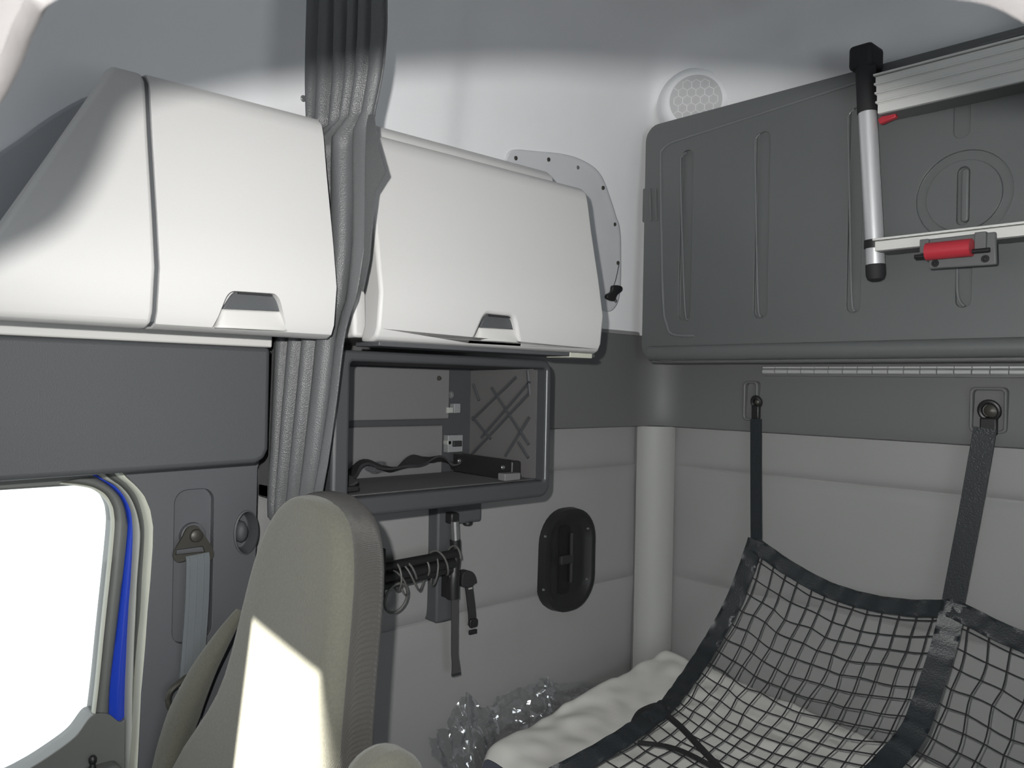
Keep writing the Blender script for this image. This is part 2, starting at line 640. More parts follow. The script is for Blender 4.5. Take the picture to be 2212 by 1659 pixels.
strip('pillar_seal', M_SEALB, C_BR_O, XP - 0.010, C_BR_I, XP - 0.012, -0.06, 'pale rubber edge seal')
strip('inner_reveal', M_DOOR, C_BR_I, XP - 0.030, C_SE_O, XP - 0.040, -0.05)
strip('door_seal', M_SEAL, C_SE_O, XP - 0.038, C_BL_O, XP - 0.042, -0.05, 'grey rubber door seal')
strip('painted_edge', M_BLUE, C_BL_O, XP - 0.054, C_BL_I, XP - 0.054, -0.05, 'glossy blue body paint')
strip('window_frame', M_DOOR, C_BL_I, XP - 0.052, C_LI_O, XP - 0.052, -0.05)
strip('glass_run', M_SEALB, C_LI_O, XP - 0.050, C_GL, XP - 0.052, -0.006, 'pale rubber glass channel')
# upper frame rail over the glass, hidden behind the header panel, and the front edge out of view
r0 = PX(130, 1046, XP - 0.055)
MB().box((XP - 0.10, -0.40, r0.z - 0.004), (XP - 0.052, r0.y + 0.06, 1.56)).build('top_rail', M_DOOR, door, bevel=0.004)
MB().box((XP - 0.10, -0.52, 0.5), (XP - 0.052, -0.40, 1.56)).build('front_rail', M_DOOR, door, bevel=0.004)
# sill with its curved upper edge
XS = XP - 0.040
sl = [(271, 1553), (262, 1560), (252, 1556), (240, 1546), (224, 1541), (208, 1543), (196, 1548), (186, 1560), (168, 1585), (147, 1604), (105, 1634), (60, 1662), (0, 1690), (-150, 1735), (-400, 1790)]
slp = spline(pxs(sl, XS), 3)
sill = slp + [V((XS, slp[-1].y, 0.55)), V((XS, slp[0].y, 0.55))]
MB().prism(sill, (-0.05, 0, 0)).build('sill_panel', M_DOOR, door, bevel=0.008, seg=3)
kb = PX(200, 1655, XS + 0.012)
MB().box((XS - 0.01, kb.y - 0.22, 0.85), (XS + 0.035, kb.y + 0.045, kb.z - 0.004)).build('arm_ledge', M_DOOR, door, bevel=0.012, seg=3)
MB().lathe(kb - ZV * 0.01, ZV, [(0, 0.010), (0.004, 0.010), (0.006, 0.006), (0.014, 0.0045), (0.017, 0.0065), (0.024, 0.0068), (0.028, 0.004), (0.029, 0)], 16).build('lock_knob', M_BLACK, door, label='small black door lock knob')
gp = pxs(C_GL, XS - 0.03)
win = tag(MB().prism([V((XS - 0.03, -0.42, gp[0].z + 0.03)), V((XS - 0.03, gp[0].y, gp[0].z + 0.03))] + [p + V((0, 0.012, 0)) for p in gp[:-4]] +
                     [V((XS - 0.03, 0.40, 0.85)), V((XS - 0.03, -0.42, 0.85))], (-0.004, 0, 0)).build('window_1', M_GLASS, smooth=0),
          'bright passenger door window', 'window', kind='structure')
# body side behind the door frame so that no light leaks round it
side = MB()
side.box((-1.78, 0.70, 0.0), (-1.66, 0.82, 2.0))
side.box((-1.78, -1.15, 1.50), (-1.62, 0.82, 2.68))
side.box((-1.78, -1.15, 0.0), (-1.66, -0.45, 1.6))
side.box((-1.78, -1.15, 0.0), (-1.63, 0.82, 0.86))
tag(side.build('wall_left_front', M_PILLAR, smooth=0), 'cab side shell around the door', 'wall', kind='structure')
tag(MB().box((1.30, -1.15, 0.0), (1.40, 2.25, 2.7)).build('wall_right', M_TRIM, smooth=0), 'far side wall of the cab', 'wall', kind='structure')
fw = MB()
SP = ((0, 1, -0.22), 0.322)                 # plane of the seat back


def gap_pt(px, py):
    p = PL(px, py, *SP)
    q = p - SUN_D * ((p.y + 1.10) / SUN_D.y)
    return V((q.x, -1.10, q.z))


gtl, gtr, gbr, gbl = gap_pt(540, 1322), gap_pt(682, 1437), gap_pt(682, 1659), gap_pt(497, 1659)  # gap outline traced back along the sun from its patch on the seat
gbr = gtr + (gbr - gtr) * 1.6
gbl = gtl + (gbl - gtl) * 1.6
c_tl, c_tr, c_br, c_bl = V((-1.75, -1.10, 2.7)), V((1.40, -1.10, 2.7)), V((1.40, -1.10, 0)), V((-1.75, -1.10, 0))
fw.frame([c_tl, c_tr, c_br, c_bl], [gtl, gtr, gbr, gbl], (0, -0.03, 0))
tag(fw.build('wall_front', M_TRIM, smooth=0), 'closed front wall with a gap shaped for the sun patch', 'wall', kind='structure')

# ================================================================== OVERHEAD CABINETS
PROF = [(-1.262, 1.700), (-1.226, 1.700), (-1.212, 1.706), (-1.204, 1.722), (-1.198, 1.785), (-1.212, 1.86), (-1.238, 1.98), (-1.250, 2.045), (-1.256, 2.064), (-1.270, 2.078), (-1.300, 2.082)]


def door_mb(y0, y1, prof=PROF):
    inner = [(-1.30, 2.05), (-1.285, 2.04), (-1.262, 1.93), (-1.250, 1.73)]
    poly = [V((x, y0, z)) for x, z in prof + inner]
    return MB().prism(poly, (0, y1 - y0, 0))


def face_x(z):
    return interp([(z_, x_) for x_, z_ in PROF[1:]], z)


def round_top(tl, tr, br, bl, fv, fh):
    """four-cornered outline with its two upper corners rounded"""
    out = [bl, br]
    for c, a, b in ((tr, tr.lerp(br, fv), tr.lerp(tl, fh)), (tl, tl.lerp(tr, fh), tl.lerp(bl, fv))):
        for k in range(6):
            t = k / 5
            out.append(a * (1 - t) ** 2 + c * (2 * t * (1 - t)) + b * t * t)
    return out


def handle_parts(root_door, quad_dark, quad_all):
    """quad_* = photo corners TL, TR, BR, BL on the door face; returns cutter"""
    fx = -1.203
    A = [PX(a, b, fx) for a, b in quad_all]
    cut = MB()
    P = [V((p.x + 0.05, p.y, p.z)) for p in A]
    # rounded upper corners
    tl, tr, br, bl = P
    cut.prism(round_top(tl, tr, br, bl, 0.26, 0.13), (-0.070, 0, 0))
    return cut


def fill_handle(doorobj, quad_dark, quad_all):
    fx = -1.214
    D = [PX(a, b, fx) for a, b in quad_dark]
    tl, tr, br, bl = D
    plate = round_top(tl, tr, br, bl, 0.4, 0.10)
    lat = MB().prism(plate, (-0.006, 0, 0)).build('latch_plate', M_TRIM, doorobj, bevel=0.002, label='dark grey latch plate')
    MB().prism([tl + V((0.004, 0.006, 0.0)), tr + V((0.004, -0.006, 0.0)), tr + V((0.004, -0.006, -0.004)), tl + V((0.004, 0.006, -0.004))], (-0.006, 0, 0)).build('latch_lip', M_BLACK2, lat)
    A = [PX(a, b, fx) for a, b in quad_all]
    a_tl, a_tr, a_br, a_bl = A
    # smooth white pull below the plate, bulging out toward its lower edge

    def fn(u, v):
        p = bl.lerp(br, u).lerp(a_bl.lerp(a_br, u), v)
        b = 0.012 * math.sin(math.pi * min(max(u, 0), 1)) ** 0.35 * (0.25 + 0.75 * v)
        return V((fx - 0.003 + b, p.y, p.z))
    MB().grid(fn, 20, 8).build('pull', M_WHITE2, doorobj, smooth=80, solid=0.003, label='smooth white pull below the latch')


# --- front cabinet
fc = thing('overhead_cabinet', 'large white overhead cabinet above the door window, in front of the curtain', 'cabinet', (-1.45, 0.45, 1.70), 'overhead cabinets on the side wall')
ycut = PX(337, 600, -1.205).y
Q_ALL = [(492, 628), (600, 635), (624, 716), (464, 708)]
Q_DRK = [(505, 629), (594, 636), (613, 674), (480, 668)]
d1 = door_mb(ycut + 0.0028, 0.716).build('door', M_WHITE, fc, cutters=(handle_parts(None, Q_DRK, Q_ALL),), bevel=0.006, seg=3)
fill_handle(d1, Q_DRK, Q_ALL)
a_ = PX(235, 158, -1.235)
b_ = PX(0, 492, -1.205)
dirv = (b_ - a_)
hi = a_ - dirv * 0.6
lo = b_ + dirv * 0.8
wedge = MB().prism([V((-0.9, hi.y, hi.z)), V((-0.9, lo.y, lo.z)), V((-0.9, -0.5, lo.z)), V((-0.9, -0.5, hi.z))], (-1.2, 0, 0))
fp = door_mb(-0.1, ycut - 0.0028).build('front_panel', M_WHITE, fc, cutters=(wedge,), bevel=0.006, seg=3)
MB().box((-1.58, 0.435, 1.712), (-1.268, 0.705, 2.045)).build('body', M_WHITE, fc, bevel=0.003)
MB().box((-1.44, -0.1, 1.688), (-1.405, 0.708, 1.714)).build('lower_lip', M_WHITE2, fc, bevel=0.003)
MB().prism([V((x - (0.006 if 1.72 < z < 2.05 else 0.004), ycut - 0.006, z - (0.003 if z > 2.0 else -0.003))) for x, z in PROF] + [V((-1.30, ycut - 0.006, 2.05)), V((-1.29, ycut - 0.006, 1.75))], (0, 0.012, 0)).build('gap_filler', M_TRIM, fc)

# --- rear cabinet
rcab = thing('overhead_cabinet', 'white overhead cabinet above the open cubby, behind the curtain', 'cabinet', (-1.45, 1.10, 1.70), 'overhead cabinets on the side wall')
Q_ALL2 = [(1046, 677), (1109, 683), (1124, 741), (1025, 735)]
Q_DRK2 = [(1050, 679), (1108, 684), (1121, 713), (1036, 708)]
y0r, y1r = 0.803, 1.392
d2 = door_mb(y0r, y1r).build('door', M_WHITE, rcab, cutters=(handle_parts(None, Q_DRK2, Q_ALL2),), bevel=0.013, seg=3)
fill_handle(d2, Q_DRK2, Q_ALL2)
bodyp = [V((x, 0.793, z)) for x, z in ((-1.59, 1.708), (-1.266, 1.708), (-1.272, 1.80), (-1.300, 2.02), (-1.320, 2.105), (-1.338, 2.121), (-1.59, 2.121))]
MB().prism(bodyp, (0, 0.556, 0)).build('body', M_WHITE, rcab, bevel=0.008, seg=3)
MB().box((-1.29, 0.812, 1.692), (-1.214, 1.383, 1.7004)).build('bottom_strip', M_TRIM, rcab, bevel=0.002)
MB().box((-1.285, 1.30, 1.690), (-1.213, 1.372, 1.7004)).build('end_pad', M_SEALB, rcab, bevel=0.001)

# ================================================================== OPEN CUBBY
XC = -1.30
cy0, cy1, cz0, cz1 = 0.775, 1.335, 1.378, 1.686
cub = thing('storage_cubby', 'dark open storage cubby with a divided back panel and ribbed end wall', 'cubby', (-1.45, 1.05, cz0))
outer = rrect((XC, (cy0 + cy1) / 2, (cz0 + cz1) / 2), YV, ZV, cy1 - cy0, cz1 - cz0, 0.028, 5)
iy0, iy1, iz0, iz1 = cy0 + 0.036, cy1 - 0.016, cz0 + 0.036, cz1 - 0.020
inner = rrect((XC, (iy0 + iy1) / 2, (iz0 + iz1) / 2), YV, ZV, iy1 - iy0, iz1 - iz0, 0.008, 5)
MB().frame(outer, inner, (-0.045, 0, 0)).build('front_frame', M_CUBBY, cub, bevel=0.007, seg=3)
MB().box((-1.60, cy0 + 0.006, cz0 + 0.010), (XC - 0.03, cy1 - 0.006, iz0 + 0.002)).build('cubby_floor', M_CARPET, cub, bevel=0.003)
MB().box((-1.60, cy0 + 0.006, iz1), (XC - 0.03, cy1 - 0.006, cz1 - 0.006)).build('cubby_top', M_CUBIN, cub)
MB().box((-1.60, cy0 + 0.006, cz0 + 0.012), (XC - 0.03, iy0, cz1 - 0.008)).build('side_panel', M_CUBIN, cub)
MB().box((-1.60, iy1 - 0.002, cz0 + 0.012), (XC - 0.03, cy1 - 0.006, cz1 - 0.008)).build('end_panel', M_CUBEND, cub)
XBK = -1.550
zs = PX(860, 914, XBK).z
yb = PX(962, 900, XBK).y
MB().box((XBK - 0.022, iy0, iz0), (XBK - 0.012, iy1, iz1)).build('back_recess', M_CUBBY, cub)
MB().box((XBK - 0.013, iy0, zs + 0.007), (XBK, yb + 0.012, iz1 - 0.004)).build('back_panel', M_CUBIN, cub, bevel=0.003)
MB().box((XBK - 0.013, iy0, iz0), (XBK, yb - 0.006, zs - 0.007)).build('back_panel', M_CUBIN, cub, bevel=0.003)
# diagonal ribs on the end wall
YE = iy1 - 0.004
ribs = [((1062, 838), (1195, 965)), ((1140, 800), (1195, 855)), ((1000, 900), (1060, 948)), ((1012, 830), (1035, 865)),
        ((1005, 905), (1115, 815)), ((1040, 945), (1195, 825)), ((1010, 980), (1195, 910 - 60)), ((1092, 985), (1195, 905)), ((1120, 955), (1150, 990))]
for (a, b) in ribs:
    p, q = PY(*a, YE), PY(*b, YE)
    p.x = min(max(p.x, XBK), XC - 0.05)
    q.x = min(max(q.x, XBK), XC - 0.05)
    MB().tube([p, q], 0.0042, 6).build('diagonal_rib', M_CUBBY, cub)
# clear guard bar line at the end of the opening
ga, gb = V((XC + 0.0005, iy1 - 0.001, iz1 - 0.004)), V((XC + 0.0005, iy1 - 0.001, iz0 + 0.004))
MB().tube([ga, gb], 0.0012, 6).build('edge_wire', M_STEEL, cub, label='thin bright edge of the opening')
# corner fittings
for (px, py, w, h, m_) in ((971, 886, 12, 12, M_SEAL), (986, 882, 14, 20, M_BRKT), (982, 958, 32, 36, M_BRKT), (984, 958, 18, 12, M_BLACK2), (969, 956, 8, 9, M_SEAL)):
    p = PX(px, py, XBK + 0.002)
    w_, h_ = w * 2.05 / F_PX * 1.25, h * 2.05 / F_PX
    dx = 0.006 if m_ is M_BLACK2 else 0.0
    MB().box((XBK - 0.012, p.y - w_ / 2, p.z - h_ / 2), (XBK + 0.006 + dx, p.y + w_ / 2, p.z + h_ / 2)).build('corner_bracket', m_, cub, bevel=0.0015)
p = PX(972, 853, XBK - 0.011)
MB().lathe(p, XV, [(0, 0.0095), (0.004, 0.009), (0.004, 0.004), (0.002, 0.003)], 18).build('bolt', M_STEEL, cub)
p = PX(948, 817, XBK)
MB().lathe(p, XV, [(0, 0.006), (0.004, 0.005), (0.005, 0.0)], 12).build('bolt', M_BRONZE, cub)
# black bar and tray along the end wall
bar = thing('black_bar', 'black metal bar lying along the ribbed end wall inside the cubby', 'bar', (-1.45, 1.27, iz0))
p0, p1 = V((-1.535, 1.255, iz0 + 0.030)), V((-1.335, 1.262, iz0 + 0.026))
MB().prism([p0 + V((0, -0.012, -0.026)), p0 + V((0, 0.014, -0.026)), p0 + V((0, 0.014, 0.018)), p0 + V((0, -0.012, 0.018))], p1 - p0).build('beam', M_BLACK, bar, bevel=0.003)
for t in (0.12, 0.86):
    MB().lathe(p0.lerp(p1, t) + V((0, -0.012, 0.002)), (0, -1, 0), [(0, 0.005), (0.003, 0.0045), (0.003, 0.002), (0.001, 0.0)], 14).build('bolt', M_STEEL, bar)
MB().box((p1.x - 0.008, 1.215, iz0 + 0.004), (p1.x + 0.016, 1.262, iz0 + 0.020)).build('end_bracket', M_CUBIN, bar, bevel=0.002)
# loose black strap and wrapper on the cubby floor
fz = iz0 + 0.010
sp = [V((-1.345, 0.835, fz + 0.004)), V((-1.40, 0.84, fz + 0.012)), V((-1.45, 0.86, fz + 0.024)), V((-1.49, 0.92, fz + 0.012)), V((-1.505, 0.98, fz + 0.030)), V((-1.51, 1.06, fz + 0.012)), V((-1.515, 1.13, fz + 0.030)), V((-1.51, 1.19, fz + 0.026)), V((-1.50, 1.225, fz + 0.012))]
st = thing('loose_strap', 'crumpled black strap lying on the floor of the cubby', 'strap', (-1.45, 1.0, iz0))
pth = spline(sp, 8)
sd = [V((1, 0.2, 0.35 * math.sin(i * 0.5))).normalized() for i in range(len(pth))]
MB().ribbon(pth, sd, 0.046, 0.005).build('webbing', M_BLACK2, st, smooth=60)
MB().box((-1.366, 0.822, fz - 0.002), (-1.330, 0.852, fz + 0.008)).build('buckle', M_BLACK, st, bevel=0.002)
wr_ = PX(890, 1012, -1.52)


def crumple(c, r, seed, flat=0.5):
    bm = bmesh.new()
    bmesh.ops.create_icosphere(bm, subdivisions=3, radius=r)
    m = MB()
    rs = random.Random(seed)
    for v in bm.verts:
        k = 1 + 0.5 * pnoise(v.co * (2.2 / r) * 0.5 + V((seed, 0, 0))) + 0.15 * rs.uniform(-1, 1)
        v.co = v.co * k
        v.co.z *= flat
    vs = [c + v.co for v in bm.verts]
    m.add(vs, [tuple(v.index for v in f.verts) for f in bm.faces])
    bm.free()
    return m


tag(crumple(V((-1.520, 1.02, fz + 0.018)), 0.022, 3, 0.6).build('plastic_wrapper', M_FILM, smooth=0), 'small crumpled clear wrapper at the back of the cubby', 'wrapper')

# ================================================================== CURTAIN
edge_px = [(836, -60), (834, 60), (826, 150), (806, 248), (800, 330), (796, 420), (790, 520), (772, 640), (752, 690), (742, 740), (728, 850), (706, 1000), (686, 1110), (676, 1250)]
eg = [PY(a, b, 0.742) for a, b in edge_px]
EDGE = sorted([(p.z, p.x) for p in eg])


def curtain_fn(u, v):
    z = lerp(0.55, 2.655, v)
    xr = interp(EDGE, z)
    xl = -1.50 if z < 1.75 else lerp(-1.50, -1.535, min((z - 1.75) / 0.3, 1))
    if z > 2.06:
        xl = -1.348
    x = lerp(xl, xr, u)
    amp = 0.017 * (1 - 0.75 * u ** 3) * (0.75 + 0.5 * pnoise(V((u * 7, z * 0.8, 4))))
    if z > 2.1:
        amp *= 1 - 0.35 * min((z - 2.1) / 0.3, 1)
    ph = 2 * math.pi * (5.6 * u ** 1.15 + 0.55 * pnoise(V((u * 3, z * 0.9, 9))) + 0.22 * math.sin(z * 1.7 + u * 2))
    s_ = math.sin(ph)
    yc = 0.742 + 0.055 * min(max((1.37 - z) / 0.06, 0), 1)
    y = yc + amp * (abs(s_) ** 0.7 * (1 if s_ > 0 else -1)) + 0.004 * pnoise(V((x * 9, z * 3, 0)))
    return V((x, y, z))


ct = thing('curtain', 'dark grey pleated curtain hanging between the two white cabinets', 'curtain', (-1.38, 0.742, 0.55))
MB().grid(curtain_fn, 150, 90).build('pleated_cloth', M_CURT, ct, smooth=80, solid=0.003)
fpts = [(806, 246, .735), (810, 290, .732), (832, 371, .728), (810, 412, .730), (803, 480, .733), (796, 560, .737), (782, 630, .742), (770, 600, .742), (778, 400, .742), (786, 250, .742)]
MB().prism([PY(a, b, y) for a, b, y in fpts], (0, 0.003, 0)).build('turned_edge', M_CURT, ct)

# ================================================================== SEAT
seat = thing('cab_seat', 'brown-grey fabric high-back passenger seat beside the door pillar', 'seat', (-1.15, 0.45, 0.0))


def yfront(z):
    return 0.33 + 0.22 * z


def seat_ring(z, xl, xr, th, rf, tilt=0.0):
    """cross-section at height z: front face towards -Y, rounded edges"""
    yf = yfront(z) + tilt
    c = V(((xl + xr) / 2, yf + th / 2, z))
    pts = rrect(c, XV, YV, xr - xl, th, min(rf, th * 0.49, (xr - xl) * 0.49), 5)
    out = []
    for p in pts:
        k = (p.x - c.x) / max((xr - xl) / 2, 1e-6)
        q = p.copy()
        if p.y < c.y:
            q.y += 0.006 * (k * k) - 0.006
        out.append(q)
    return out


secs = [  # z, left, right, thickness
    (0.55, -1.46, -0.86, 0.12), (0.80, -1.46, -0.86, 0.12), (0.93, -1.450, -0.900, 0.11), (1.00, -1.415, -0.935, 0.10),
    (1.08, -1.345, -0.968, 0.088), (1.14, -1.316, -0.985, 0.080), (1.22, -1.312, -1.002, 0.076), (1.30, -1.310, -1.018, 0.074),
    (1.35, -1.302, -1.032, 0.072), (1.39, -1.286, -1.052, 0.070), (1.42, -1.262, -1.078, 0.066), (1.438, -1.230, -1.110, 0.056), (1.446, -1.195, -1.145, 0.04)]
MB().loft([seat_ring(z, a, b, t, 0.03) for z, a, b, t in secs]).build('backrest', M_SEAT, seat, smooth=60, subsurf=1)
# ribbed side cloth wrapping the rear of the backrest
shell = [(0.55, -1.45, -0.862), (0.93, -1.44, -0.892), (1.00, -1.41, -0.928), (1.08, -1.34, -0.960), (1.14, -1.314, -0.978), (1.22, -1.310, -0.995), (1.30, -1.305, -1.011), (1.35, -1.296, -1.025), (1.39, -1.278, -1.046), (1.42, -1.255, -1.074), (1.440, -1.228, -1.104), (1.450, -1.20, -1.14)]
MB().loft([seat_ring(z, a - 0.001, b, 0.060 if z < 1.43 else 0.045, 0.018, 0.026) for z, a, b in shell]).build('back_shell', M_SEAT2, seat, smooth=60, subsurf=1, label='ribbed brown cloth side of the backrest')
bl_path = [V((-1.402, 0.655, 1.215)), V((-1.415, 0.63, 1.17)), V((-1.438, 0.60, 1.10)), V((-1.47, 0.575, 1.0)), V((-1.475, 0.555, 0.9)), V((-1.475, 0.54, 0.75))]
MB().tube(spline(bl_path, 6), [0.008 + 0.020 * min(i / 16, 1) for i in range(31)], 14).build('side_bolster', M_SEAT, seat, smooth=60)
MB().prism(rrect((-0.862, 0.575, 1.03), YV, ZV, 0.10, 0.31, 0.048, 6), (0.062, 0, 0)).build('armrest', M_SEAT, seat, bevel=0.020, seg=4, label='folded-up fabric armrest')
MB().lathe((-0.89, 0.57, 0.92), XV, [(0, 0.03), (0.03, 0.03)], 20).build('armrest_pivot', M_BLACK, seat)
MB().prism(rrect((-1.16, 0.22, 0.50), XV, YV, 0.54, 0.56, 0.07, 5), (0, 0, 0.13)).build('cushion', M_SEAT, seat, bevel=0.03, seg=3)
MB().prism(rrect((-1.16, 0.26, 0.0), XV, YV, 0.40, 0.44, 0.04, 4), (0, 0, 0.50)).build('pedestal', M_BLACK2, seat, bevel=0.01)

# ================================================================== SEAT BELT
XB = XP + 0.012
belt = thing('seat_belt', 'blue-grey seat belt hanging from its anchor on the pillar', 'seat belt', PX(416, 1180, XP))
bc = PX(421, 1158, XP)
MB().lathe(bc - XV * 0.016, XV, [(0, 0.024), (0.010, 0.023), (0.012, 0.017)], 24).build('anchor_base', M_PILLAR, belt)
tri = spline([PX(a, b, XB) for a, b in ((406, 1140), (425, 1136), (436, 1148), (458, 1182), (462, 1200), (452, 1211), (418, 1206), (386, 1215), (375, 1203), (379, 1187), (395, 1160))], 4, closed=True)
hole = MB().prism([PX(a, b, XB + 0.02) for a, b in ((390, 1191), (448, 1183), (453, 1196), (388, 1203))], (-0.05, 0, 0))
MB().prism(tri, (-0.005, 0, 0)).build('belt_guide', M_BRONZE, belt, cutters=(hole,), bevel=0.0015)
MB().lathe(PX(423, 1157, XB), XV, [(0, 0.0125), (0.006, 0.0115), (0.008, 0.009), (0.008, 0)], 20).build('anchor_bolt', M_BRONZE, belt)
bw0 = [PX(a, b, XB - 0.002) for a, b in ((424, 1197), (424, 1215), (420, 1290), (413, 1370), (406, 1440), (400, 1500), (394, 1570), (390, 1640))]
for i, p in enumerate(bw0):
    p.x += 0.004 + 0.004 * i
wpx = (PX(449, 1220, XB) - PX(399, 1220, XB)).length
MB().ribbon(spline(bw0, 5), YV, wpx, 0.003).build('webbing', M_BELT, belt, label='blue-grey woven webbing')
for dy in (-0.3, 0.0, 0.3):
    MB().ribbon([p + XV * 0.0022 + YV * dy * wpx for p in spline(bw0, 5)], YV, 0.004, 0.001).build('woven_stripe', M_BELT, belt)
lk = PX(382, 1505, XB + 0.02)
MB().tube(spline([lk + V((0, -0.016, 0.0)), lk + V((0.004, -0.012, 0.016)), lk + V((0.004, 0.010, 0.030)), lk + V((0, 0.022, 0.034))], 6), 0.0055, 8).build('lower_loop', M_BRONZE, belt)
MB().tube(spline([lk + V((0, -0.016, 0.0)), lk + V((0, -0.013, -0.014)), lk + V((0, -0.006, -0.026))], 6), 0.0055, 8).build('lower_loop', M_BRONZE, belt)

# round recessed button on the pillar
kn = thing('pillar_knob', 'round dark plastic knob recessed in the pillar panel', 'knob', kc)
MB().loft([oval(kc, -0.006, 0.0255, 0.0435), oval(kc, 0.003, 0.0255, 0.0435), oval(kc, 0.0045, 0.0225, 0.0405), oval(kc, -0.004, 0.0205, 0.038), oval(kc, -0.022, 0.017, 0.033)], cap=False).build('bezel', M_TRIM, kn, smooth=60)
MB().loft([oval(kc + V((0, -0.004, 0)), d, 0.013 * k, 0.021 * k) for d, k in ((-0.026, 1.0), (-0.012, 1.0), (-0.005, 0.85), (-0.001, 0.5), (0.0, 0.05))]).build('cap', M_TRIM, kn, smooth=70)

# ================================================================== SWING ARM ON THE SIDE WALL
XW = XL + 0.004
arm = thing('swing_arm_mount', 'charcoal wall rail with a black folding arm wrapped in cable', 'mount', PX(960, 1340, XW))
ya, yb2 = PX(942, 1220, XW + 0.03).y, PX(986, 1220, XW + 0.03).y
zt, zb = 1.374, PX(955, 1343, XW + 0.03).z
MB().box((XL - 0.012, ya, zb), (XW + 0.034, yb2, zt)).build('rail', M_TRIM, arm, bevel=0.006, seg=3)
MB().box((XL - 0.012, yb2 - 0.002, PX(1000, 1128, XW).z), (XW + 0.022, PX(1030, 1110, XW).y, zt)).build('upper_bracket', M_TRIM, arm, bevel=0.008, seg=3)
q = PX(1010, 1130, XW + 0.012)
MB().lathe(q + ZV * 0.004, (0, 0, -1), [(0, 0.013), (0.006, 0.013), (0.010, 0.009), (0.011, 0)], 18).build('bolt', M_BLACK, arm)
XA = XW + 0.060
pv = PX(984, 1190, XA)
MB().box((pv.x - 0.026, pv.y - 0.014, PX(984, 1132, XA).z), (pv.x, pv.y + 0.010, PX(984, 1108, XA).z)).build('top_hinge', M_BLACK, arm, bevel=0.004)
MB().tube([PX(982, 1126, XA), PX(984, 1168, XA)], 0.010, 14).build('pivot_pin', M_STEEL, arm)
MB().tube(spline([PX(983, 1166, XA), PX(984, 1200, XA), PX(980, 1240, XA), PX(978, 1262, XA), PX(978, 1292, XA)], 4), [0.013] * 8 + [0.016] * 9, 14).build('pivot_post', M_BLACK, arm)
MB().box((XW + 0.02, PX(968, 1262, XA).y, PX(970, 1293, XA).z), (pv.x + 0.006, PX(976, 1262, XA).y, PX(970, 1240, XA).z)).build('lower_hinge', M_BLACK, arm, bevel=0.003)
# two arm bars folded back along the wall
XR = XW + 0.085
for (a, b, r_) in (((988, 1195), (812, 1228), 0.011), ((980, 1216), (815, 1252), 0.012), ((975, 1230), (820, 1270), 0.008)):
    MB().tube([PX(*a, XR), PX(*b, XR)], r_, 10).build('arm_bar', M_BLACK, arm)
e0 = PX(812, 1240, XR)
MB().box((e0.x - 0.02, e0.y - 0.016, e0.z - 0.050), (e0.x + 0.022, e0.y + 0.012, e0.z + 0.058)).build('end_bracket', M_BLACK, arm, bevel=0.004)
# cable wound round the arm
coil = []
for i in range(150):
    t = i / 149
    c = PX(lerp(985, 838, t), lerp(1204, 1250, t), XR)
    w = t * 2 * math.pi * 4.5
    rad = 0.025 + 0.008 * math.sin(t * 9)
    coil.append(c + XV * (0.7 * rad * math.cos(w)) + ZV * (rad * math.sin(w)) + YV * 0.010 * math.sin(w * 0.5))
MB().tube(coil, 0.0025, 6).build('cable', M_CABLE, arm, smooth=60, label='thin grey cable wound round the arm')
coil2 = []
for i in range(110):
    t = i / 109
    c = PX(lerp(975, 842, t), lerp(1216, 1256, t), XR)
    w = t * 2 * math.pi * 3 + 1.2
    coil2.append(c + XV * (0.020 * math.cos(w)) + ZV * (0.034 * math.sin(w) - 0.006) + YV * 0.022 * math.cos(w * 0.7))
MB().tube(coil2, 0.0022, 6).build('cable', M_CABLE, arm, smooth=60)
rg = PX(856, 1292, XR)
ring = []
for i in range(28):
    t = 2 * math.pi * i / 28
    ring.append(rg + YV * (0.030 * math.cos(t)) + ZV * (0.034 * math.sin(t)) + XV * 0.008 * math.sin(t))
MB().tube(ring, 0.0032, 8, closed=True).build('cable_loop', M_CABLE, arm, smooth=60)

# hanging straps below the arm
hs = thing('hanging_strap', 'long narrow charcoal strap hanging from the swing arm', 'strap', PX(984, 1455, XA))
pth = spline([PX(a, b, XA + 0.004) for a, b in ((983, 1280), (982, 1310), (982, 1360), (982, 1410), (984, 1435), (985, 1457))], 5)
MB().ribbon(pth, [V((0.15, 1, 0))] * len(pth), [0.018] * 18 + [0.018 + 0.001 * k for k in range(len(pth) - 18)], 0.003).build('webbing', M_STRAP, hs, smooth=50)
MB().ribbon([pth[-2], pth[-1] + ZV * -0.002], V((0.15, 1, 0)), 0.023, 0.006).build('stitched_end', M_BLACK2, hs)
hb = thing('strap_with_buckle', 'short black strap ending in a side-release buckle, pinned to the padded wall', 'strap', PX(1015, 1300, XW))
XK = XW + 0.016
MB().prism(spline([PX(a, b, XK + 0.008) for a, b in ((999, 1250), (1002, 1238), (1014, 1233), (1026, 1240), (1031, 1258), (1026, 1262), (1018, 1268), (1000, 1268))], 4, closed=True), (-0.024, 0, 0)).build('cover_cap', M_BLACK2, hb, bevel=0.004)
pth = spline([PX(a, b, XK) for a, b in ((1012, 1262), (1015, 1285), (1018, 1310), (1020, 1335), (1019, 1350))], 5)
MB().ribbon(pth, V((0.1, 1, 0)), 0.022, 0.004).build('webbing', M_BLACK2, hb, smooth=50)
bb = PX(1020, 1345, XK)
MB().prism(rrect(bb, YV, ZV, 0.026, 0.022, 0.006, 4), (0.008, 0, 0)).build('buckle', M_BLACK, hb, bevel=0.002)
MB().box((bb.x, bb.y - 0.012, bb.z - 0.028), (bb.x + 0.006, bb.y + 0.012, bb.z - 0.017)).build('buckle_prong', M_BLACK, hb, bevel=0.001)
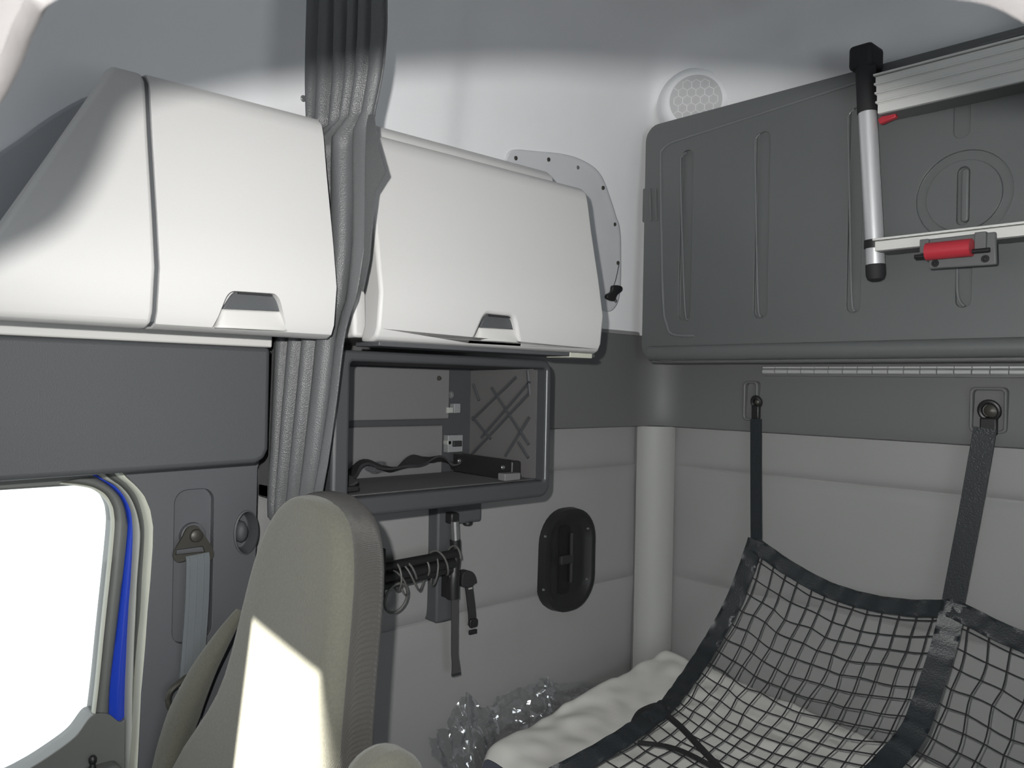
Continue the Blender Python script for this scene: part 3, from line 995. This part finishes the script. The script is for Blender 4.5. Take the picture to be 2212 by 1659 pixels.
MB().ribbon([PX(1012, 1272, XK + 0.004), PX(1020, 1270, XK + 0.004)], ZV, 0.004, 0.002).build('tag', M_SEAL, hb)

# recessed latch plate on the padded wall
lat = thing('latch_recess', 'oval black recessed door latch screwed to the padded side wall', 'latch', PX(1220, 1315, XW))
lc = PX(1221, 1207, XW)
wy = (PX(1276, 1207, XW) - PX(1166, 1207, XW)).length
hz = (PX(1221, 1096, XW) - PX(1221, 1318, XW)).length
R0 = rrect(lc - XV * 0.008, YV, ZV, wy, hz, wy * 0.44, 8)
R1 = rrect(lc + XV * 0.022, YV, ZV, wy - 0.006, hz - 0.006, wy * 0.43, 8)
R2 = rrect(lc + XV * 0.0245, YV, ZV, wy - 0.020, hz - 0.020, wy * 0.40, 8)
R3 = rrect(lc + XV * 0.021, YV, ZV, wy - 0.040, hz - 0.042, wy * 0.34, 8)
R4 = rrect(lc + XV * 0.007 + YV * 0.004, YV, ZV, wy - 0.070, hz - 0.085, wy * 0.24, 8)
R5 = rrect(lc + XV * 0.006 + YV * 0.004, YV, ZV, wy - 0.100, hz - 0.11, wy * 0.18, 8)
MB().loft([R0, R1, R2, R3, R4, R5], cap=True).build('bezel', M_BLACK, lat, smooth=60)
MB().prism(rrect(lc + XV * 0.005 + V((0, -0.012, 0)), YV, ZV, 0.045, hz - 0.10, 0.012, 4), (0.004, 0, 0)).build('opening', M_DEEP, lat)
MB().tube([lc + V((0.014, 0.010, 0.075)), lc + V((0.014, 0.010, -0.065))], 0.006, 10).build('latch_bar', M_BLACK2, lat)
MB().box((lc.x + 0.006, lc.y - 0.035, lc.z - 0.012), (lc.x + 0.019, lc.y + 0.018, lc.z + 0.014)).build('latch_lever', M_BLACK2, lat, bevel=0.004)
for a, b in ((1178, 1159), (1270, 1142), (1174, 1274), (1267, 1251)):
    MB().lathe(PX(a, b, XW + 0.022), XV, [(-0.002, 0.0035), (0.0025, 0.003), (0.0035, 0.0)], 12).build('screw', M_STEEL, lat)

# ================================================================== HEADLINER FITTINGS
# vinyl access cover behind the rear cabinet, lying on the headliner
cov = thing('access_cover', 'grey vinyl access cover with a row of screws behind the rear cabinet', 'cover', PH(1310, 670)[0])
cvp = [(1090, 345), (1098, 328), (1115, 323), (1160, 327), (1210, 332), (1250, 343), (1285, 365), (1305, 395), (1318, 430), (1330, 470), (1337, 490), (1340, 540), (1340, 600), (1336, 645), (1325, 668), (1308, 673), (1285, 660)]
cvo = [(p.x, p.y) for p in spline([V((a, b, 0)) for a, b in cvp], 4)]
ctr = (1150, 520)
cm = MB()
rows = []
for t, off in ((1.0, -0.004), (1.0, 0.003), (0.985, 0.0055), (0.96, 0.0045), (0.90, 0.0055), (0.75, 0.006), (0.5, 0.006), (0.2, 0.006)):
    rows.append([PH(lerp(ctr[0], a, t), lerp(ctr[1], b, t), off + 0.0025 * pnoise(V((a * 0.02, b * 0.02, t * 6))))[0] for a, b in cvo])
cm.loft(rows, cap=False, closed=False)
cm.build('cover_sheet', M_VINYL, cov, smooth=70)
for a, b in ((1111, 342), (1182, 345), (1245, 362), (1300, 406), (1325, 485), (1332, 568), (1327, 650)):
    p, n = PH(a, b, 0.004)
    MB().lathe(p, n, [(0, 0.0062), (0.003, 0.0056), (0.0045, 0.003), (0.0045, 0)], 14).build('screw', M_BRONZE if b != 362 and b != 650 else M_STEEL, cov)
clip = thing('black_clip', 'small black plastic clip on the grey access cover', 'clip', PH(1320, 635)[0])
cn = PH(1320, 635)[1]
MB().prism(spline([PH(a, b, 0.006)[0] for a, b in ((1316, 617), (1333, 618), (1335, 628), (1324, 638), (1318, 651), (1303, 645), (1304, 636), (1313, 630))], 3, closed=True), cn * 0.012).build('clip_body', M_BLACK, clip, bevel=0.003)
MB().tube(spline([PH(a, b, 0.006)[0] for a, b in ((1322, 618), (1328, 600), (1334, 570))], 5), 0.0012, 5).build('lead', M_CORD, clip)

# hexagon speaker grille up in the corner
gn = V((0.56, -0.82, -0.12)).normalized()
gc = PH(1503, 216)[0]
gc = gc + (CAM - gc).normalized() * 0.060
ga_ = V((-gn.y, gn.x, 0)).normalized()
gb_ = gn.cross(ga_).normalized()
if gb_.z < 0:
    gb_ = -gb_
spk = thing('speaker_grille', 'oval speaker grille with hexagon mesh in the headliner corner', 'speaker', gc)
ra = (PL(1558, 214, gn, gn.dot(gc)) - PL(1444, 222, gn, gn.dot(gc))).length / 2
rb = ra * 0.95
rim = lambda k, d: [gc + ga_ * (ra * k * math.cos(2 * math.pi * i / 40)) + gb_ * (rb * k * math.sin(2 * math.pi * i / 40)) + gn * d for i in range(40)]
MB().loft([rim(1.55, -0.075), rim(1.40, -0.03), rim(1.25, -0.008), rim(1.10, -0.001), rim(0.99, -0.001)]).build('housing', M_HEAD, spk, smooth=80)
MB().loft([rim(1.0, -0.02), rim(1.0, 0.0)]).build('backing', M_GRILLEB, spk)
lat_m = MB()
hs_ = ra / 5.2
for i in range(-9, 10):
    for j in range(-9, 10):
        cx = hs_ * math.sqrt(3) * (i + 0.5 * (j % 2))
        cz = hs_ * 1.5 * j
        for k in range(3):
            t0, t1 = math.radians(60 * k + 30), math.radians(60 * k + 90)
            a = (cx + hs_ * math.cos(t0), cz + hs_ * math.sin(t0))
            b = (cx + hs_ * math.cos(t1), cz + hs_ * math.sin(t1))
            if all((q[0] / ra) ** 2 + (q[1] / rb) ** 2 < 0.98 for q in (a, b)):
                lat_m.tube([gc + ga_ * q[0] + gb_ * q[1] + gn * 0.001 for q in (a, b)], 0.0011, 4)
lat_m.build('hexagon_mesh', M_GRILLE, spk, kind='stuff')
tag(MB().lathe(PH(655, 213)[0], PH(655, 213)[1], [(-0.01, 0.007), (0.002, 0.007), (0.004, 0.005), (0.004, 0)], 16).build('headliner_screw', M_STEEL), 'round metal screw in the headliner beside the curtain', 'screw')

# ================================================================== UPPER BUNK, FOLDED UP
YB = 1.955
bunk = thing('upper_bunk', 'charcoal moulded upper bunk folded up against the back wall', 'bunk', (-0.4, 2.03, 1.70))
bx0, bz0, bz1 = PY(1387, 700, YB).x, PY(1400, 776, YB).z, PY(1420, 268, YB).z
out = rrect(((bx0 + 0.85) / 2, YB, (bz0 + bz1) / 2), XV, ZV, 0.85 - bx0, bz1 - bz0, 0.045, 6)
n1 = PY(1370, 402, YB).z
n0 = PY(1370, 490, YB).z


def slot(px0, px1, py0, py1, d):
    a, b = PY((px0 + px1) / 2, py0, YB), PY((px0 + px1) / 2, py1, YB)
    w = abs(PY(px1, (py0 + py1) / 2, YB).x - PY(px0, (py0 + py1) / 2, YB).x)
    c = (a + b) / 2
    return MB().prism(rrect(c - YV * 0.02, XV, ZV, w, a.z - b.z, w * 0.48, 6), (0, 0.02 + d, 0))


rc_ = PY(2080, 422, YB)
rad_o = (PY(2186, 422, YB).x - PY(1976, 422, YB).x) / 2
rad_i = (PY(2158, 422, YB).x - PY(1994, 422, YB).x) / 2
circ = lambda r: [rc_ + V((r * math.cos(2 * math.pi * k / 48), -0.02, r * math.sin(2 * math.pi * k / 48))) for k in range(48)]
ann = MB().frame(circ(rad_o), circ(rad_i), (0, 0.027, 0))
pan_cut = (slot(1468, 1494, 325, 692, 0.008), slot(1631, 1660, 285, 688, 0.008), slot(1832, 1862, 232, 676, 0.008), slot(2250, 2290, 120, 660, 0.008),
           slot(2064, 2098, 545, 664, 0.008), slot(2060, 2096, 180, 298, 0.006), slot(2066, 2094, 360, 486, 0.010), ann)
MB().prism(out, (0, 0.085, 0)).build('pan', M_BUNK, bunk, cutters=pan_cut, bevel=0.004, seg=2)
MB().prism([V((bx0 - 0.012, YB + 0.004, n0 + 0.012)), V((bx0 + 0.03, YB + 0.004, n0)), V((bx0 + 0.03, YB + 0.004, n1)), V((bx0 - 0.012, YB + 0.004, n1 - 0.012))], (0, 0.07, 0)).build('side_latch', M_BUNK, bunk, bevel=0.004)
for px in (1404, 1416):
    a, b = PY(px, 408, YB - 0.002), PY(px + 2, 478, YB - 0.002)
    MB().tube([a, b], 0.004, 8).build('grip_rib', M_BUNK, bunk)
# raised border line and upright ribs
bp = [PY(1500, 726, YB), PY(1452, 722, YB), PY(1440, 700, YB), PY(1432, 640, YB), PY(1427, 360, YB), PY(1431, 325, YB), PY(1450, 308, YB), PY(1850, 178, YB), PY(2300, 45, YB)]
bp = spline([bp[0]] + bp[1:7], 6) + bp[7:]
MB().tube(bp, 0.0042, 8).build('raised_border', M_BEAD, bunk, smooth=60)


MB().prism(rrect(rc_ + V((0.004, 0.012, 0)), XV, ZV, 0.016, 0.118, 0.0075, 6), (0, -0.014, 0)).build('grip_bar', M_BUNK, bunk, bevel=0.004, seg=3)
# glossy lighter beads added on the groove edges to draw flash glints
for pts in (((1484, 329), (1473, 338), (1470, 360), (1474, 520), (1480, 672), (1488, 690)), ((1642, 289), (1634, 298), (1631, 322), (1634, 500), (1638, 664), (1646, 684)),
            ((1846, 236), (1835, 246), (1832, 275), (1836, 460), (1840, 648), (1848, 672)), ((2068, 580), (2068, 630), (2074, 652), (2084, 662))):
    MB().tube(spline([PY(a, b, YB - 0.001) for a, b in pts], 6), 0.0030, 8).build('groove_edge', M_BEAD, bunk, smooth=60)
# rolled lower edge and ledge
l0, l1 = PY(1405, 738, YB - 0.004), PY(2212, 712, YB - 0.004)
MB().tube([V((bx0 + 0.03, YB + 0.006, bz0 + 0.018)), V((0.84, YB + 0.006, bz0 + 0.018))], 0.022, 14).build('rolled_edge', M_BUNK, bunk)
MB().box((bx0 + 0.02, YB + 0.02, bz0 - 0.012), (0.84, YR - 0.02, bz0 + 0.02)).build('lower_ledge', M_BAND, bunk, bevel=0.004)
kq = PY(1440, 770, YB + 0.005)
MB().box((kq.x - 0.025, kq.y - 0.004, kq.z - 0.014), (kq.x + 0.02, kq.y + 0.05, kq.z + 0.012)).build('corner_bracket', M_BUNK, bunk, bevel=0.003)
# piano hinge under the bunk
YH = YR - 0.046
hx0 = PY(1648, 800, YH).x
hzz = PY(1900, 803, YH).z
i = 0
x = hx0
hb_me = None
while x < 0.60:
    o_ = None
    if hb_me is None:
        m_ = MB()
        m_.tube([V((0.0012, 0, 0)), V((0.0368, 0, 0))], 0.0062, 10)
        m_.box((0.001, -0.003, 0.0085), (0.037, 0.002, 0.0125))
        o_ = m_.build('hinge_knuckle', M_HINGE, bunk)
        hb_me = o_.data
    else:
        o_ = bpy.data.objects.new('hinge_knuckle', hb_me)
        COL.objects.link(o_)
        o_.parent = bunk
        o_.matrix_parent_inverse = Matrix.Translation(-bunk.location)
    o_.location = (x, YH, hzz)
    x += 0.038
MB().box((hx0, YH + 0.004, hzz - 0.012), (0.62, YH + 0.05, hzz + 0.012)).build('hinge_leaf', M_BAND, bunk)

# ================================================================== LADDER STORED ON THE BUNK
YLD = 1.905
lad = thing('bunk_ladder', 'collapsed aluminium bunk ladder stored upright on the folded bunk', 'ladder', PY(1888, 600, YLD))


def rail(xoff):
    o = V((xoff, 0, 0))
    a = lambda px, py: PY(px, py, YLD) + o
    p_top, p_mid, p_col, p_bot, p_end = a(1874, 244), a(1889, 520), a(1890, 528), a(1891, 572), a(1892, 604)
    MB().tube([p_top, p_mid], 0.0205, 28).build('rail_tube', M_ALU, lad, smooth=60)
    MB().lathe(p_col, ZV, [(-0.010, 0.0205), (-0.009, 0.0235), (0.009, 0.0235), (0.010, 0.0205)], 28).build('collar', M_BLACK, lad)
    MB().tube([p_col - ZV * 0.008, p_bot], 0.0205, 28).build('rail_tube', M_ALU, lad, smooth=60)
    MB().lathe(p_bot, p_end - p_bot, [(0, 0.0215), (0.024, 0.0215), (0.034, 0.018), (0.038, 0.010), (0.039, 0)], 28).build('end_cap', M_BLACK2, lad)
    t2 = a(1868, 110)
    MB().tube([t2, p_top], 0.0225, 24).build('upper_sleeve', M_BLACK2, lad)
    MB().box((t2.x - 0.030, YLD - 0.022, t2.z - 0.045), (t2.x + 0.026, YB - 0.002, t2.z + 0.012)).build('top_bracket', M_BLACK2, lad, bevel=0.010, seg=3)


rail(0.0)
rail(0.42)
xs0 = PY(1893, 200, YLD).x + 0.012
xs1 = xs0 + 0.38


def step(z, dx, name='step'):
    # grooved extrusion: thin upper lip, deep lower face
    s_ = MB().box((xs0 + dx, YLD - 0.034, z - 0.0185), (xs1, YLD + 0.036, z + 0.003)).build(name, M_STEP, lad, bevel=0.0012)
    MB().box((xs0 + dx - 0.004, YLD - 0.038, z + 0.0048), (xs1, YLD + 0.036, z + 0.0095)).build('step_lip', M_STEP, s_, bevel=0.0008)
    MB().box((xs0 + dx + 0.003, YLD - 0.026, z - 0.020), (xs1, YLD + 0.034, z + 0.008)).build('step_core', M_BAND, s_)


zt0 = PY(1893, 163, YLD - 0.034).z
zt1 = PY(1898, 243, YLD - 0.034).z
for k in range(4):
    step(lerp(zt0 - 0.006, zt1 + 0.0165, k / 3), 0.002 * k)
zlo = PY(1912, 522, YLD - 0.034).z
step(zlo, 0.006)
rt = [PY(a, b, YLD - 0.01) for a, b in ((1895, 258), (1900, 268), (1936, 252), (1932, 240), (1912, 244))]
MB().prism(rt, (0, 0.014, 0)).build('release_button', M_RED, lad, bevel=0.002, label='red release button')
# catch that holds the lowest step
YC = YLD - 0.052
cat = thing('ladder_catch', 'black ladder catch with a red roller below the lowest step', 'catch', PY(2070, 575, YC))
pl = [PY(a, b, YC + 0.002) for a, b in ((1991, 518), (2150, 500), (2152, 571), (2006, 581), (2005, 560), (1990, 558))]
MB().prism(pl, (0, 0.012, 0)).build('back_plate', M_BAND, cat, bevel=0.003)
for a, b, c_, d_ in ((1988, 516, 2008, 548), (2106, 500, 2132, 540)):
    p0, p1 = PY(a, d_, YC), PY(c_, b, YC)
    MB().box((p0.x, YC - 0.006, p0.z), (p1.x, YC + 0.012, p1.z)).build('cheek', M_BAND, cat, bevel=0.002)
rl0, rl1 = PY(2009, 545, YC), PY(2106, 538, YC)
rl1.z = rl0.z = (rl0.z + rl1.z) / 2
MB().tube([rl0 - YV * 0.018, rl1 - YV * 0.018], 0.0185, 24).build('roller', M_RED, cat, smooth=60, label='red plastic roller')
MB().tube([rl0 + V((-0.026, -0.014, -0.008)), rl1 + V((0.032, -0.014, -0.008))], 0.005, 10).build('axle', M_BLACK, cat)
for a, b in ((2020, 569), (2128, 559)):
    MB().lathe(PY(a, b, YC + 0.002), (0, -1, 0), [(0, 0.008), (0.002, 0.0075), (0.002, 0.004), (0.0005, 0.003)], 16).build('screw', M_BLACK, cat)

# ================================================================== LOWER BUNK
YF = 1.33
tag(MB().box((-1.58, YF + 0.02, 0.0), (1.28, YR - 0.02, 0.58)).build('lower_bunk', M_BAND, bevel=0.01), 'dark lower bunk box under the white mattress', 'bunk')


def mat_top(x, y):
    a = V((-1.50, 1.34))
    zy = lerp(0.745, 0.835, min(max((y - 1.34) / 0.71, 0), 1))
    fall = 0.075 * min(max((x + 1.5) / 0.7, 0), 1.25) * min(max((y - 1.3) / 0.75, 0), 1)
    z = zy - fall
    z += 0.0035 * math.sin(y * 46 + 9 * pnoise(V((x * 5, y * 4, 0)))) * math.exp(-max(x + 1.48, 0) * 3.0) + 0.006 * pnoise(V((x * 16, y * 22, 7)))
    z += 0.006 * pnoise(V((x * 9, y * 9, 2)))
    return z


def mfn(u, v):
    # v across: -> rounded sides; u along x
    x = lerp(-1.512, 1.2, u ** 1.6)
    y = lerp(1.335, 2.075, v)
    z = mat_top(x, y)
    dx = min(max((-1.485 - x) / 0.027, 0), 1)
    dy = max(min(max((1.362 - y) / 0.027, 0), 1), min(max((y - 2.055) / 0.02, 0), 1))
    z -= 0.025 * (1 - math.sqrt(max(1 - dx * dx, 0))) + 0.025 * (1 - math.sqrt(max(1 - dy * dy, 0)))
    return V((x, y, z))


mt = thing('mattress', 'white quilted mattress lying on the lower bunk under the net', 'mattress', (-0.3, 1.7, 0.58))
MB().grid(mfn, 110, 60).build('cover', M_MATT, mt, smooth=80)
sk = MB()
per = [mfn(u / 60, 0) for u in range(61)] + [mfn(1, v / 20) for v in range(1, 21)] + [mfn(1 - u / 60, 1) for u in range(1, 61)] + [mfn(0, 1 - v / 20) for v in range(1, 20)]
sk.loft([[V((p.x, p.y, 0.58)) for p in per], [p - ZV * 0.002 for p in per]], cap=False)
sk.build('border', M_MATSIDE, mt, smooth=60, label='mattress side, coloured dark for its shadow')

# clear plastic film bunched between the mattress and the side wall
fl = thing('plastic_film', 'crumpled clear plastic film between the mattress and the side wall', 'film', (-1.5, 1.5, 0.60))
f_top = [(930, 1595), (965, 1560), (1005, 1500), (1020, 1505), (1050, 1530), (1090, 1500), (1150, 1480), (1182, 1462), (1205, 1478), (1260, 1472), (1330, 1475), (1400, 1440), (1440, 1415), (1500, 1395)]
f_bot = [(960, 1700), (990, 1690), (1020, 1680), (1045, 1660), (1060, 1640), (1090, 1620), (1140, 1585), (1180, 1560), (1220, 1545), (1270, 1520), (1340, 1490), (1405, 1460), (1450, 1435), (1505, 1408)]
tp = spline([PX(a, b, -1.555) for a, b in f_top], 8)
bt = spline([PX(a, b, -1.515) for a, b in f_bot], 8)
rs = random.Random(4)


def film_fn(u, v):
    k = u * (len(tp) - 1)
    i = min(int(k), len(tp) - 2)
    p = tp[i].lerp(tp[i + 1], k - i)
    q = bt[i].lerp(bt[i + 1], k - i)
    r = p.lerp(q, v)
    amp = 0.030 * math.sin(math.pi * min(v * 0.8 + 0.2, 1)) * (1.25 - u)
    r.x += amp * (abs(pnoise(V((u * 22, v * 2.5, 0)))) * 2 - 0.5) + 0.010 * pnoise(V((u * 60, v * 9, 3)))
    r.z += 0.006 * pnoise(V((u * 40, v * 6, 8)))
    r.x = max(r.x, -1.588)
    return r


MB().grid(film_fn, 150, 22).build('film_sheet', M_FILM, fl, smooth=30)
# ================================================================== NET
net = thing('bunk_net', 'black safety net with webbing border draped over the mattress', 'net', (-1.0, 1.7, 0.75))
YN = 2.045
Ld = [((1632, 1170), 2.045), ((1612, 1230), 2.03), ((1580, 1310), 2.00), ((1530, 1400), 1.93), ((1470, 1490), 1.77), ((1430, 1535), 1.655), ((1340, 1600), 1.50), ((1240, 1658), 1.375), ((1130, 1715), 1.275)]
Lp = spline([PY(*p, y) for p, y in Ld], 6)
Sd = [((2058, 1305), 2.045), ((2035, 1400), 2.01), ((2005, 1490), 1.95), ((1968, 1585), 1.87), ((1905, 1660), 1.77), ((1830, 1740), 1.62), ((1740, 1830), 1.45), ((1660, 1900), 1.30)]
Sp = spline([PY(*p, y) for p, y in Sd], 6)
Rp = [p + V((0.56, 0.0, -0.03 if i > 3 else 0.0)) for i, p in enumerate(Sp)]
T1 = spline([PY(a, b, YN) for a, b in ((1632, 1168), (1665, 1192), (1710, 1222), (1780, 1260), (1850, 1284), (1920, 1298), (1990, 1304), (2058, 1303))], 6)
T2 = spline([PY(a, b, YN) for a, b in ((2060, 1305), (2100, 1325), (2150, 1350), (2212, 1376), (2300, 1404), (2420, 1425))] + [Rp[0]], 6)


def patch(Lc, Rc, T):
    def fn(u, v):
        a, b = along(Lc, v), along(Rc, v)
        base = a.lerp(b, u)
        top = along(T, u) - along(Lc, 0).lerp(along(Rc, 0), u)
        p = base + top * (1 - v) ** 1.3
        p.y -= 0.05 * math.sin(math.pi * u) * math.sin(math.pi * min(v * 1.2, 1)) * 0.6
        zt_ = mat_top(p.x, p.y) + 0.006
        if p.y > 1.33 and p.z < zt_:
            p.z = zt_
        p.y = min(p.y, 2.075)
        return p
    return fn


def netting(fn, nu, nv):
    m = MB()
    sub = 3
    cache = {}

    def node(i, j, wob=0.0):
        u, v = i / nu, j / nv
        return fn(min(max(u, 0), 1), min(max(v, 0), 1))
    nodes = {}
    for i in range(nu + 1):
        for j in range(nv + 1):
            w = 0.12
            uu = i + (0 if i in (0, nu) else w * pnoise(V((i * 0.7, j * 0.6, 1))) * 2 + 0.25 * math.sin(j * math.pi) )
            vv = j + (0 if j in (0, nv) else w * pnoise(V((i * 0.6, j * 0.7, 5))) * 2)
            nodes[i, j] = node(uu, vv)
    for i in range(nu + 1):
        m.tube([nodes[i, j] for j in range(nv + 1)] if nv < 3 else spline([nodes[i, j] for j in range(nv + 1)], 2), 0.00165, 5)
    for j in range(nv + 1):
        m.tube(spline([nodes[i, j] for i in range(nu + 1)], 2), 0.00165, 5)
    return m


P1, P2 = patch(Lp, Sp, T1), patch(Sp, Rp, T2)
netting(P1, 14, 23).build('net_mesh', M_CORD, net, smooth=60, kind='stuff', label='square-knotted black netting')
netting(P2, 13, 21).build('net_mesh', M_CORD, net, smooth=60, kind='stuff', label='square-knotted black netting')


def webbing(path, w, name, push=V((0, 0, 0)), ruffle=0.006):
    n = max(int(sum((b - a).length for a, b in zip(path, path[1:])) / 0.006), 12)
    rs_ = random.Random(len(path))
    P = [along(path, i / n) + push + V((0.006, -0.008, 0.006)) for i in range(n + 1)]
    rings = []
    for i, p in enumerate(P):
        t = (P[min(i + 1, n)] - P[max(i - 1, 0)]).normalized()
        vdir = (p - CAM).normalized()
        # band lies in the face of the net, its broad side to the cab
        nrm = V((0.25, -0.80, 0.55)).normalized()
        a = t.cross(nrm).normalized()
        nn = a.cross(t).normalized()
        rf = ruffle * (pnoise(V((i * 0.28, 0, w * 50))) + 0.6 * math.sin(i * 0.55))
        ring = []
        for k in range(5):
            s_ = k / 4 - 0.5
            ring.append(p + a * (s_ * w) + nn * (rf * (1 if k % 2 else -0.4) + 0.0016))
        for k in range(4, -1, -1):
            s_ = k / 4 - 0.5
            ring.append(p + a * (s_ * w) + nn * (rf * (1 if k % 2 else -0.4) - 0.0016))
        rings.append(ring)
    return MB().loft(rings).build(name, M_WEB, net, smooth=70)


webbing(Lp, 0.046, 'webbing_border')
webbing(Sp, 0.052, 'webbing_border')
webbing([p + V((0, -0.004, -0.014)) for p in T1], 0.042, 'webbing_border')
webbing([p + V((0, -0.004, -0.014)) for p in T2], 0.046, 'webbing_border')
# flat straps up to the anchors
h1, h2 = PY(1633, 905, 2.060), PY(2128, 925, 2.058)
s1 = MB().ribbon([h1, PY(1633, 1000, 2.062), Lp[0] + V((0, 0.004, 0.004))], XV, 0.034, 0.003).build('hanging_strap', M_WEB, net)
for dx in (-0.010, 0.0, 0.010):
    MB().ribbon([q + V((dx, -0.0022, 0)) for q in (h1, PY(1633, 1000, 2.062), Lp[0] + V((0, 0.004, 0.004)))], XV, 0.003, 0.001).build('woven_stripe', M_WEB, s1)
MB().ribbon([h2, Sp[0].lerp(h2, 0.5) + V((0, 0.004, 0)), Sp[0] + V((0, 0.002, 0.004))], XV, 0.048, 0.003).build('hanging_strap', M_WEB, net)
# loose tie cords and loop by the border
for pts, r_ in ((((1432, 1538, 1.655), (1470, 1570, 1.62), (1510, 1612, 1.56), (1560, 1665, 1.50)), 0.0075), (((1380, 1604, 1.52), (1440, 1612, 1.52), (1490, 1630, 1.48), (1560, 1668, 1.42)), 0.0055), (((1366, 1570, 1.56), (1370, 1553, 1.58), (1385, 1535, 1.62), (1420, 1522, 1.67), (1445, 1530, 1.66)), 0.0055)):
    q = spline([PY(a, b, y) for a, b, y in pts], 6)
    for p in q:
        p.z = max(p.z, mat_top(p.x, p.y) + 0.010)
    MB().tube(q, r_, 8).build('tie_cord', M_CORD, net, smooth=60)


# anchors in the dark band
def anchor(px, py, w, h, lab, bx, by, r_):
    c = PY(px, py, YR - 0.032)
    a = thing('strap_anchor', lab, 'anchor', c, 'strap anchors in the dark band')
    o_ = rrect(c + YV * 0.02, XV, ZV, w, h, 0.012, 4)
    i_ = rrect(c + YV * 0.02, XV, ZV, w - 0.014, h - 0.014, 0.008, 4)
    MB().frame(o_, i_, (0, -0.026, 0)).build('pocket_rim', M_BAND, a, bevel=0.003)
    q = PY(bx, by, YR - 0.040)
    rg_ = [q + XV * (r_ * math.cos(t)) + ZV * (r_ * math.sin(t)) + YV * -0.004 * math.sin(t) for t in [2 * math.pi * k / 22 for k in range(22)]]
    MB().tube(rg_, 0.0055, 8, closed=True).build('hook_ring', M_BLACK, a)
    MB().lathe(q + V((0.004, 0.006, 0)), (0, -1, 0), [(0, r_ * 0.8), (0.008, r_ * 0.75), (0.012, r_ * 0.5), (0.014, 0)], 18).build('stud', M_STEEL if False else M_BRONZE, a)
    MB().box((q.x - r_ * 0.9, q.y - 0.008, q.z - r_ - 0.036), (q.x + r_ * 0.9, q.y + 0.006, q.z - r_ + 0.004)).build('hook_body', M_BLACK, a, bevel=0.004)


anchor(1622, 866, 0.046, 0.112, 'black strap anchor nearer the corner post, holding the narrow net strap', 1634, 868, 0.013)
anchor(2135, 886, 0.078, 0.105, 'black strap anchor away from the corner post, holding the wide net strap', 2137, 887, 0.020)

# ================================================================== FLASH BLOCKER CLOSE OVERHEAD
vd = 0.35
v_px = [(-420, 420), (-250, 390), (-170, 345), (-65, 285), (-15, 232), (25, 155), (60, 70), (120, -5), (310, -55), (460, -78), (680, -105), (980, -118), (1400, -92), (1750, -42), (1980, -14), (2120, 2), (2205, 40), (2290, 100)]
lowc = spline([CAM + ray(a, b) * vd for a, b in v_px], 5)  # guessed near object, its lower edge shaped to cast the flash shadow
vis = thing('flash_blocker', 'grey arched panel close overhead, shaped to block the flash', 'flash blocker', CAM + FWD * vd + ZV * 0.3)
topz = max(p.z for p in lowc) + 0.16
rings = []
for p in lowc:
    t_ = V((p.x, p.y, topz))
    b_ = FWD * 0.012
    rings.append([p - b_ * 0.6 + ZV * 0.006, p - ZV * 0.001, p + b_ * 0.6 + ZV * 0.006, t_ + b_, t_ - b_])
MB().loft(rings).build('blocker_panel', M_BLOCKER, vis, smooth=60)
for t in (0.2, 0.8):
    p = along(lowc, t)
    MB().tube([V((p.x, p.y, topz - 0.02)), V((p.x, p.y, Z_CEIL))], 0.008, 12).build('stem', M_BLACK, vis)
